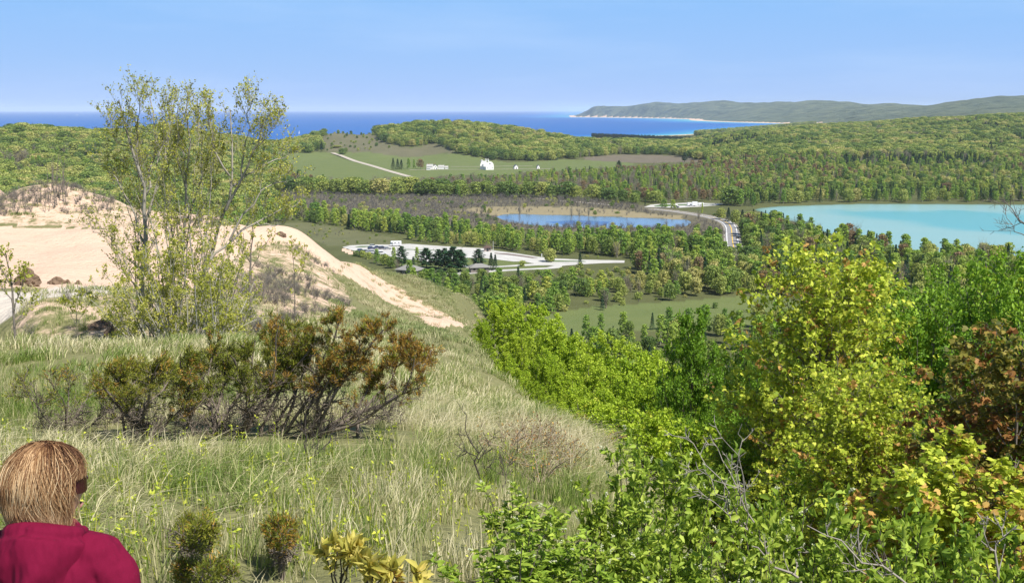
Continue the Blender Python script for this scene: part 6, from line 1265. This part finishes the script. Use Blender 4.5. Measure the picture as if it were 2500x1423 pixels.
# sail boats
sail = simple('sail_cloth', (.82, .82, .80), .7); hullm = simple('hull_white', (.75, .76, .78), .4)
def boat(lb, px, row, h):
    p = at_z(px, row, -.4); o = thing('sailboat', lb, 'sailboat', p, R(80)); k = h/11.0; m = MB(); S = [(-4.2, .9), (-2, 1.4), (1, 1.3), (3.2, .7), (4.6, .02)]; vs = []
    for x, w in S: vs += [(x*k, -w*k, 1.0*k), (x*k, -w*.6*k, -.1*k), (x*k, w*.6*k, -.1*k), (x*k, w*k, 1.0*k)]
    fs = [(0, 1, 2, 3), (16, 19, 18, 17)]
    for i in range(4): a = i*4; fs += [(a, a+4, a+5, a+1), (a+1, a+5, a+6, a+2), (a+2, a+6, a+7, a+3), (a+3, a+7, a+4, a)]
    m.add(vs, fs); m.build('hull', hullm, o); MB().cyl((.6*k, 0, .9*k), (.6*k, 0, 11*k), .09*k, n=8).build('mast', metal, o)
    def cloth(nm, pts):
        c = MB(); a, b, d = [Vector(q)*k for q in pts]; bel = Vector((0, .5*k, 0)); mid = (a+b+d)/3+bel; t = Vector((0, .03*k, 0)); c.add([a, b, d, mid, a+t, b+t, d+t, mid+t], [(0, 1, 3), (1, 2, 3), (2, 0, 3), (5, 4, 7), (6, 5, 7), (4, 6, 7), (0, 4, 5, 1), (1, 5, 6, 2), (2, 6, 4, 0)]); c.build(nm, sail, o)
    cloth('mainsail', ((.45, 0, 1.8), (-3.9, 0, 1.9), (.45, 0, 10.7))); cloth('jib', ((4.3, 0, 1.2), (.9, 0, 1.7), (.75, 0, 9.2)))
boat('white sailboat on the lake in the notch left of the grassy hill', 730.5, 327.5, 12.5); boat('tiny white sailboat far out near the horizon at the left', 188, 282.5, 26); boat('distant white sail off the tip of the far headland', 1381, 280.5, 34)
# ------------------------------------------------------------------ the woman in the crimson hoodie
def skinmesh(name, verts, edges, radii, mat, parent, root=0, sub=1, voxel=None, smooth_it=0):
    me = bpy.data.meshes.new(name); me.from_pydata(verts, edges, []); me.materials.append(mat); o = add_obj(name, me, parent)
    s = o.modifiers.new('skin', 'SKIN'); s.use_smooth_shade = True; s.branch_smoothing = .6
    for i, r in enumerate(radii): v = me.skin_vertices[0].data[i]; v.radius = r if isinstance(r, tuple) else (r, r); v.use_root = (i == root)
    if sub: b = o.modifiers.new('sub', 'SUBSURF'); b.levels = sub; b.render_levels = sub
    if voxel: r_ = o.modifiers.new('remesh', 'REMESH'); r_.mode = 'VOXEL'; r_.voxel_size = voxel; r_.use_smooth_shade = True
    if smooth_it: q = o.modifiers.new('smooth', 'SMOOTH'); q.iterations = smooth_it; q.factor = .5
    return o
def bake(o):
    dg = bpy.context.evaluated_depsgraph_get(); me = bpy.data.meshes.new_from_object(o.evaluated_get(dg)); V = [v.co.copy() for v in me.vertices]; Fc = [tuple(p.vertices) for p in me.polygons]; bpy.data.objects.remove(o); return V, Fc
def loft(rings, n=28, cap=True):
    """rings: (cx, cy, z, rx, ry, power)"""
    vs = []; fs = []
    for cx, cy, z, rx, ry in rings:
        for i in range(n):
            a = 2*math.pi*i/n; c, s = math.cos(a), math.sin(a); e = .85
            vs.append((cx+rx*math.copysign(abs(c)**e, c), cy+ry*math.copysign(abs(s)**e, s), z))
    for k in range(len(rings)-1):
        for i in range(n): j = (i+1) % n; fs.append((k*n+i, k*n+j, (k+1)*n+j, (k+1)*n+i))
    if cap: fs.append(tuple(range(n-1, -1, -1))); fs.append(tuple(range((len(rings)-1)*n, len(rings)*n)))
    return vs, fs
def remeshed(name, pieces, mat, parent, voxel, sm=4):
    m = MB()
    for v, f in pieces: m.add(v, f)
    o = m.build(name, mat, parent, smooth=True); r_ = o.modifiers.new('remesh', 'REMESH'); r_.mode = 'VOXEL'; r_.voxel_size = voxel; r_.use_smooth_shade = True
    q = o.modifiers.new('smooth', 'SMOOTH'); q.iterations = sm; q.factor = .5; return o
def head_mesh(yaw, c):
    """head with face, built around centre c (mid skull), nose toward +Y turned right by yaw"""
    nu, nv = 64, 48; vs = []; fs = []
    for j in range(nv+1):
        ph = math.pi*j/nv; z = math.cos(ph)
        for i in range(nu):
            a = 2*math.pi*i/nu; x = math.sin(a)*math.sin(ph); y = math.cos(a)*math.sin(ph)
            X, Y, Z = x*.074, y*.092, z*.116
            if Z < 0: k = -Z/.116; X *= 1-.34*k*k; Y = Y*(1-.18*k) + .016*k*(1 if y > 0 else .6)
            if Z > .03 and y > 0: Y *= 1-.06*(Z-.03)/.08
            f = max(0, y)**3
            g = lambda u, v_, su, sv: math.exp(-((X-u)/su)**2-((Z-v_)/sv)**2)
            Y += f*(.013*g(0, -.026, .010, .017)+.012*g(0, -.008, .007, .022)+.006*g(0, -.063, .020, .008)+.009*g(0, -.100, .020, .014)+.005*(g(.03, .018, .022, .008)+g(-.03, .018, .022, .008))-.010*(g(.030, -.002, .016, .011)+g(-.030, -.002, .016, .011))-.003*g(0, -.075, .014, .004)+.004*(g(.045, -.03, .02, .02)+g(-.045, -.03, .02, .02)))
            cw, sw = math.cos(-yaw), math.sin(-yaw); vs.append((c[0]+X*cw-Y*sw, c[1]+X*sw+Y*cw, c[2]+Z))
    for j in range(nv):
        for i in range(nu): k = (i+1) % nu; fs.append((j*nu+i, (j+1)*nu+i, (j+1)*nu+k, j*nu+k))
    return vs, fs
def woman():
    ptop = at_d(104, 1082, 3.25); gz = Hs(ptop[0], ptop[1]); k = (ptop[2]-gz)/1.64
    skin = simple('skin', (.62, .36, .26), .5, 0, .06, 20); crimson, nt, out = newmat('crimson_fleece')
    b = nd(nt, 'ShaderNodeBsdfPrincipled', Roughness=.9); b.inputs['Specular IOR Level'].default_value = .15; tc = nd(nt, 'ShaderNodeTexCoord'); mpp = nd(nt, 'ShaderNodeMapping'); mpp.inputs['Scale'].default_value = (1, 1, .45); mpp.inputs['Rotation'].default_value = (0, .6, 0); nt.links.new(tc.outputs['Object'], mpp.inputs[0]); nn = noise_(nt, mpp.outputs[0], 8, 3); nf = noise_(nt, tc.outputs['Object'], 320, 2)
    nt.links.new(mixc(nt, nf, (.13, .003, .022), (.185, .006, .037)), b.inputs['Base Color']); bp = nd(nt, 'ShaderNodeBump', Strength=1.0, Distance=.05); nt.links.new(nn, bp.inputs['Height']); bp2 = nd(nt, 'ShaderNodeBump', Strength=.25, Distance=.001); nt.links.new(nf, bp2.inputs['Height']); nt.links.new(bp.outputs[0], bp2.inputs['Normal']); nt.links.new(bp2.outputs[0], b.inputs['Normal']); nt.links.new(b.outputs[0], out.inputs[0])
    denim = simple('denim', (.05, .08, .16), .9, 0, .25, 60); shoe = simple('shoe_leather', (.12, .08, .06), .6)
    o = thing('person', 'woman with short brown blonde hair and crimson hoodie seen from behind', 'person', (ptop[0], ptop[1], gz), R(-4)); o.scale = (k*.93, k, k)
    HC = (0.0, .012, 1.515); yaw = R(55)
    # body: limbs and trunk grown from one skeleton
    Vt = [(0, 0, .93), (0, 0, 1.08), (0, -.005, 1.24), (0, -.01, 1.34), (0, 0, 1.40), (0, .005, 1.46)]; Ed = [(0, 1), (1, 2), (2, 3), (3, 4), (4, 5)]; Ra = [(.155, .11), (.125, .095), (.145, .10), (.12, .075), (.05, .05), (.048, .048)]
    for s in (-1, 1):
        n = len(Vt); Vt += [(s*.10, -.01, 1.345), (s*.175, -.01, 1.325), (s*.225, -.02, 1.07), (s*.235, .06, .86), (s*.235, .085, .79)]; Ra += [.06, .05, .04, .026, (.036, .018)]; Ed += [(3, n), (n, n+1), (n+1, n+2), (n+2, n+3), (n+3, n+4)]
        n2 = len(Vt)
        for q, (dx, L) in enumerate(((-.027, .062), (-.009, .074), (.010, .070), (.027, .056))):
            bx = s*.235; Vt += [(bx+s*.004, .095+dx*1.0, .755), (bx-s*.004, .105+dx*1.05, .755-L*.5), (bx-s*.016, .112+dx*1.05, .755-L)]; Ra += [.0095, .0085, .0065]; m = n2+q*3; Ed += [(n+4, m), (m, m+1), (m+1, m+2)]
        m = len(Vt); Vt += [(s*.222, .120, .785), (s*.212, .138, .755)]; Ra += [.011, .0085]; Ed += [(n+4, m), (m, m+1)]
        m = len(Vt); Vt += [(s*.095, 0, .86), (s*.10, .01, .48), (s*.10, -.01, .09), (s*.105, .03, .045), (s*.115, .14, .03)]; Ra += [.085, .055, .035, .036, .03]; Ed += [(0, m), (m, m+1), (m+1, m+2), (m+2, m+3), (m+3, m+4)]
    raw = skinmesh('body', Vt, Ed, Ra, skin, None, 0, 2); bpy.context.view_layer.update(); bv, bf = bake(raw)
    hv, hf = head_mesh(yaw, HC); ears = []
    cw, sw = math.cos(-yaw), math.sin(-yaw)
    def hp(x, y, z): return (HC[0]+x*cw-y*sw, HC[1]+x*sw+y*cw, HC[2]+z)
    for s in (-1, 1):
        ev = []; ef = []; n = 12
        for j, (r, xo) in enumerate(((.004, .066), (.026, .072), (.030, .080), (.022, .084), (.006, .078))):
            for i in range(n): a = 2*math.pi*i/n; ev.append(hp(s*xo, -.008+r*.6*math.cos(a)-.004*j, -.006+r*math.sin(a)))
        for j in range(4):
            for i in range(n): ef.append((j*n+i, j*n+(i+1) % n, (j+1)*n+(i+1) % n, (j+1)*n+i))
        ef += [tuple(range(n-1, -1, -1)), tuple(range(4*n, 5*n))]; ears.append((ev, ef))
    nv, nf_ = loft([(0, .0, 1.36, .058, .058), (0, .006, 1.42, .050, .052), (0, .010, 1.47, .050, .055)], 20)
    body = remeshed('body', [(bv, bf), (hv, hf), (nv, nf_)]+ears, skin, o, .0045, 2)
    for s in (-1, 1):
        e = hp(s*.031, .078, -.001); me = MB(); v, f = loft([(e[0], e[1], e[2]-.011, .002, .002), (e[0], e[1], e[2]-.006, .010, .009), (e[0], e[1], e[2], .012, .011), (e[0], e[1], e[2]+.006, .010, .009), (e[0], e[1], e[2]+.011, .002, .002)], 12); me.add(v, f); me.build('eye', simple('eye_white', (.8, .78, .75), .2), body, smooth=True)
    lp = MB(); pts = [hp(x, .091-abs(x)*.4, -.067) for x in (-.022, -.012, 0, .012, .022)]
    for a, b_ in zip(pts[:-1], pts[1:]): lp.cyl(a, b_, .0035, n=6)
    lp.build('lips', simple('lips', (.42, .2, .16), .5), body)
    # clothes
    tor = loft([(0, 0, .84, .185, .135), (0, 0, .87, .195, .145), (0, 0, .95, .190, .140), (0, .005, 1.05, .178, .130), (0, 0, 1.16, .188, .134), (0, -.005, 1.26, .196, .132), (0, -.012, 1.325, .178, .112), (0, -.012, 1.362, .135, .092), (0, -.006, 1.392, .092, .080), (0, 0, 1.412, .072, .070)], 36)
    pcs = [tor]
    for s in (-1, 1):
        pts = [(s*.10, -.012, 1.338, .062), (s*.160, -.012, 1.322, .066), (s*.205, -.015, 1.27, .064), (s*.228, -.02, 1.15, .060), (s*.232, -.02, 1.06, .056), (s*.238, .02, .95, .050), (s*.238, .06, .855, .040), (s*.238, .068, .83, .042)]
        m = MB()
        for a, b_ in zip(pts[:-1], pts[1:]): m.cyl(a[:3], b_[:3], a[3], b_[3], 20)
        pcs.append((m.V, m.Fc))
        # soft ball joints keep the sleeve round where it bends
        for p in pts[1:-1]: v, f = loft([(p[0], p[1], p[2]+p[3]*math.cos(t), p[3]*math.sin(t)+.001, p[3]*math.sin(t)+.001) for t in (2.9, 2.3, 1.57, .9, .3)], 20); pcs.append((v, f))
    remeshed('hoodie', pcs, crimson, o, .007, 8)
    # hood lying on the back, open edge rolled round the neck
    hv = []; hf = []; nu, nw = 36, 22
    for side in (0, 1):
        for j in range(nw+1):
            t = j/nw
            for i in range(nu+1):
                s = -1+2*i/nu; wd = .152*(1-.50*t**1.6); x = s*wd+.004*math.sin(9*t+3*s); z = 1.430-.062*abs(s)**1.6*(1-t)-.27*t-.012*math.sin(s*5+1)*t; full = (max(0, 1-s*s))**.5
                y = -(.060+.030*(1-abs(s))+.075*math.sin(math.pi*min(1, .16+t*.84))**.8*full+.015*t)+.06*abs(s)**2.2*(1-t)*1.0
                y += .016*math.sin(6*s+7*t)*full*math.sin(math.pi*t)
                y -= .022
                if side: y += .030+.02*full*(1-t)
                hv.append((x, y, z))
    w = nu+1; tot = w*(nw+1)
    for j in range(nw):
        for i in range(nu): a = j*w+i; hf.append((a, a+1, a+w+1, a+w)); b0 = tot+a; hf.append((b0, b0+w, b0+w+1, b0+1))
    for i in range(nu): hf.append((i, tot+i, tot+i+1, i+1)); a = nw*w+i; hf.append((a, a+1, tot+a+1, tot+a))
    for j in range(nw): a = j*w; hf.append((a, a+w, tot+a+w, tot+a)); a = j*w+nu; hf.append((a, tot+a, tot+a+w, a+w))
    roll = MB(); rp = []
    for i in range(25):
        a = R(-158+316*i/24)-math.pi/2; back = max(0, math.cos(a+math.pi/2)); rp.append((.098*math.cos(a)+.0, .086*math.sin(a)-.012, 1.392+.030*back**1.5-.035*max(0, -math.cos(a+math.pi/2)), .021+.010*back))
    for a, b_ in zip(rp[:-1], rp[1:]): roll.cyl(a[:3], b_[:3], a[3], b_[3], 14)
    remeshed('hood', [(hv, hf), (roll.V, roll.Fc)], crimson, o, .005, 3)
    lg = [loft([(0, 0, .80, .155, .115), (0, 0, .90, .165, .125), (0, 0, .97, .15, .11)], 28)]
    for s in (-1, 1): lg.append(loft([(s*.10, -.005, .07, .058, .062), (s*.10, -.005, .10, .056, .062), (s*.10, 0, .30, .066, .070), (s*.10, .005, .48, .070, .074), (s*.095, 0, .70, .088, .092), (s*.085, 0, .86, .088, .105)], 24))
    remeshed('jeans', lg, denim, o, .008, 5)
    for s in (-1, 1):
        m = MB(); v, f = loft([(s*.108, .05, -.02, .050, .135), (s*.108, .05, .015, .050, .135), (s*.106, .045, .05, .044, .115), (s*.102, .0, .085, .045, .065), (s*.10, -.01, .11, .042, .052)], 20); m.add(v, f); m.build('shoe', shoe, o, smooth=True)
    # hair: a bob of layered strands over a scalp cap
    hairm, nt, out = newmat('hair'); at = nd(nt, 'ShaderNodeAttribute', _attribute_name='tone'); r_ = ramp(nt, [(0, (.055, .022, .010)), (.30, (.17, .078, .034)), (.55, (.42, .25, .12)), (.80, (.68, .49, .28)), (1, (.78, .62, .40))]); nt.links.new(at.outputs['Fac'], r_.inputs[0])
    b = nd(nt, 'ShaderNodeBsdfPrincipled', Roughness=.62); b.inputs['Specular IOR Level'].default_value = .22; nt.links.new(r_.outputs[0], b.inputs['Base Color']); nt.links.new(b.outputs[0], out.inputs[0])
    rng = rs(900); NL = 340; per = 60; P = []; tone = []
    for l in range(NL):
        a0 = rng.uniform(-math.pi, math.pi)
        if .62 < a0 < 1.35: a0 += .75           # 0 = nose direction
        u = rng.rand(); front = abs(a0) < 1.15
        root_t = rng.uniform(.05, 1.15) if not front else rng.uniform(.05, .55)   # polar angle of the root from the crown
        lt = float(np.clip(rng.normal(.44, .17)+.16*math.cos(a0-2.6), 0, 1)); swirl = rng.normal()*.28
        lay = rng.uniform(0, 1); lv = rng.normal()*.022; low = (-.128 if not front else -.02)+rng.uniform(-.015, .045)*(1+lay); 
        if 1.0 < abs(a0) < 1.5: low = rng.uniform(-.13, -.08)
        for s_ in range(per):
            da = rng.normal()*.22; dr = rng.normal()*.6; n = 12; pts = []; a = a0+da; sp = 1.0
            if front: a_end = a0+math.copysign(.75, a0+.35)+da*.6
            else: a_end = a0+swirl+da*.55
            vol = 1.03+.11*lay+lv+rng.normal()*.014+(.06*rng.rand() if s_ % 15 == 0 else 0)
            for q in range(n):
                t = q/(n-1); th = root_t*(1-t)+t*2.35 if not front else root_t+(1.36-root_t)*t
                th2 = min(th, 1.62); aa = a*(1-t)+a_end*t; bulge = vol+.10*math.sin(min(1, t*1.15)*math.pi)*.7
                X = .078*bulge*math.sin(th2)*math.sin(aa); Y = .096*bulge*math.sin(th2)*math.cos(aa)-.006; Z = .118*(1.03+.035*lay)*math.cos(th2)
                if th > 1.62: f = (th-1.62)/(2.35-1.62); Z = Z+(low-Z)*f; cin = 1-.30*f**2.2*(1-.5*lay)-.02*math.sin(f*7+a0*3); X *= cin; Y *= cin
                wv = (.004+.012*t)*math.sin(t*8.5+a0*5+lay*4)+(.02*t*t*math.sin(a0*9) if s_ % 11 == 0 else 0); pts.append(hp(X+wv*math.cos(aa)+dr*.01, Y-wv*math.sin(aa)+dr*.01, Z+rng.normal()*.0006+.002*math.sin(9*t+l)))
            P.append(pts); tone.append(np.clip(lt+rng.normal()*.10, 0, 1))
    P = np.array(P); B, n, _ = P.shape; T = np.gradient(P, axis=1); C = np.array(HC)-np.array([0, 0, .02]); O = P-C; S = np.cross(T, O); S /= np.linalg.norm(S, axis=2, keepdims=True)+1e-9; O /= np.linalg.norm(O, axis=2, keepdims=True); tw = rng.uniform(-1.3, 1.3, (B, 1, 1)); S = S*np.cos(tw)+O*np.sin(tw)
    wv = np.linspace(1, .3, n)[None, :, None]*.00075; V = np.stack([P-S*wv, P+S*wv], 2).reshape(-1, 3); kk = np.arange(B)[:, None]*(2*n)+np.arange(n-1)[None]*2; q = np.stack([kk, kk+1, kk+3, kk+2], -1).reshape(-1, 4)
    me = mesh_np('hair', V, [q], [hairm]); tn = (np.array(tone)[:, None]*1.0+np.repeat(np.linspace(-.22, .14, n), 2)[None]).ravel().clip(0, 1); set_attr(me, 'tone', np.stack([tn, tn, tn, tn*0+1], 1)); hair = add_obj('hair', me, o)
    cap = MB(); cv = []; cf = []; nu, nv_ = 40, 20
    for j in range(nv_+1):
        ph = 2.15*j/nv_
        for i in range(nu):
            a = 2*math.pi*i/nu; lim = 1.05 if abs(((a+math.pi) % (2*math.pi))-math.pi) < .95 else 2.15; p2 = min(ph, lim); kx = 1.07
            z = .118*1.02*math.cos(p2) if p2 < 1.6 else -.004-.095*(p2-1.6)/.55; sn = math.sin(min(p2, 1.6)); cin = 1 if p2 < 1.6 else 1-.16*((p2-1.6)/.55)**2
            cv.append(hp(.078*kx*sn*math.sin(a)*cin, .095*kx*sn*math.cos(a)*cin-.006, z))
    for j in range(nv_):
        for i in range(nu): k2 = (i+1) % nu; cf.append((j*nu+i, (j+1)*nu+i, (j+1)*nu+k2, j*nu+k2))
    cap.add(cv, cf); cap.build('hair_underlayer', simple('dark_hair', (.07, .03, .015), .6), hair, smooth=True)
    # wraparound sunglasses
    sg = MB(); lens = simple('sunglass_lens', (.045, .012, .015), .06); frm = simple('sunglass_frame', (.06, .02, .02), .3)
    for s in (-1, 1):
        lv = []; lf = []; nu = 10; nv2 = 6
        for j in range(nv2+1):
            for i in range(nu+1):
                u = i/nu; v_ = j/nv2; x = s*(.012+.064*u); y = .106-.055*u**2.2; z =   .004+.025*(v_*2-1)*math.sin(math.pi*(.16+.70*u))**.6; lv.append(hp(x, y, z))
        n0 = len(lv); lv += [hp(s*(.012+.064*(i/nu)), .1035-.055*(i/nu)**2.2,   .004+.025*(j/nv2*2-1)*math.sin(math.pi*(.16+.70*(i/nu)))**.6) for j in range(nv2+1) for i in range(nu+1)]
        for j in range(nv2):
            for i in range(nu): a = j*(nu+1)+i; lf.append((a, a+1, a+nu+2, a+nu+1)); lf.append((n0+a, n0+a+nu+1, n0+a+nu+2, n0+a+1))
        sg.add(lv, lf, 0); 
    g = sg.build('sunglasses', lens, o, smooth=True); fr = MB()
    for s in (-1, 1): fr.cyl(hp(s*.068, .053, .008), hp(s*.082, .02, .010), .0035, n=8); fr.cyl(hp(s*.082, .02, .010), hp(s*.083, -.03, .004), .0028, n=8)
    fr.cyl(hp(-.013, .108, .008), hp(.013, .108, .008), .003, n=8); fr.build('frame', frm, g)
woman()
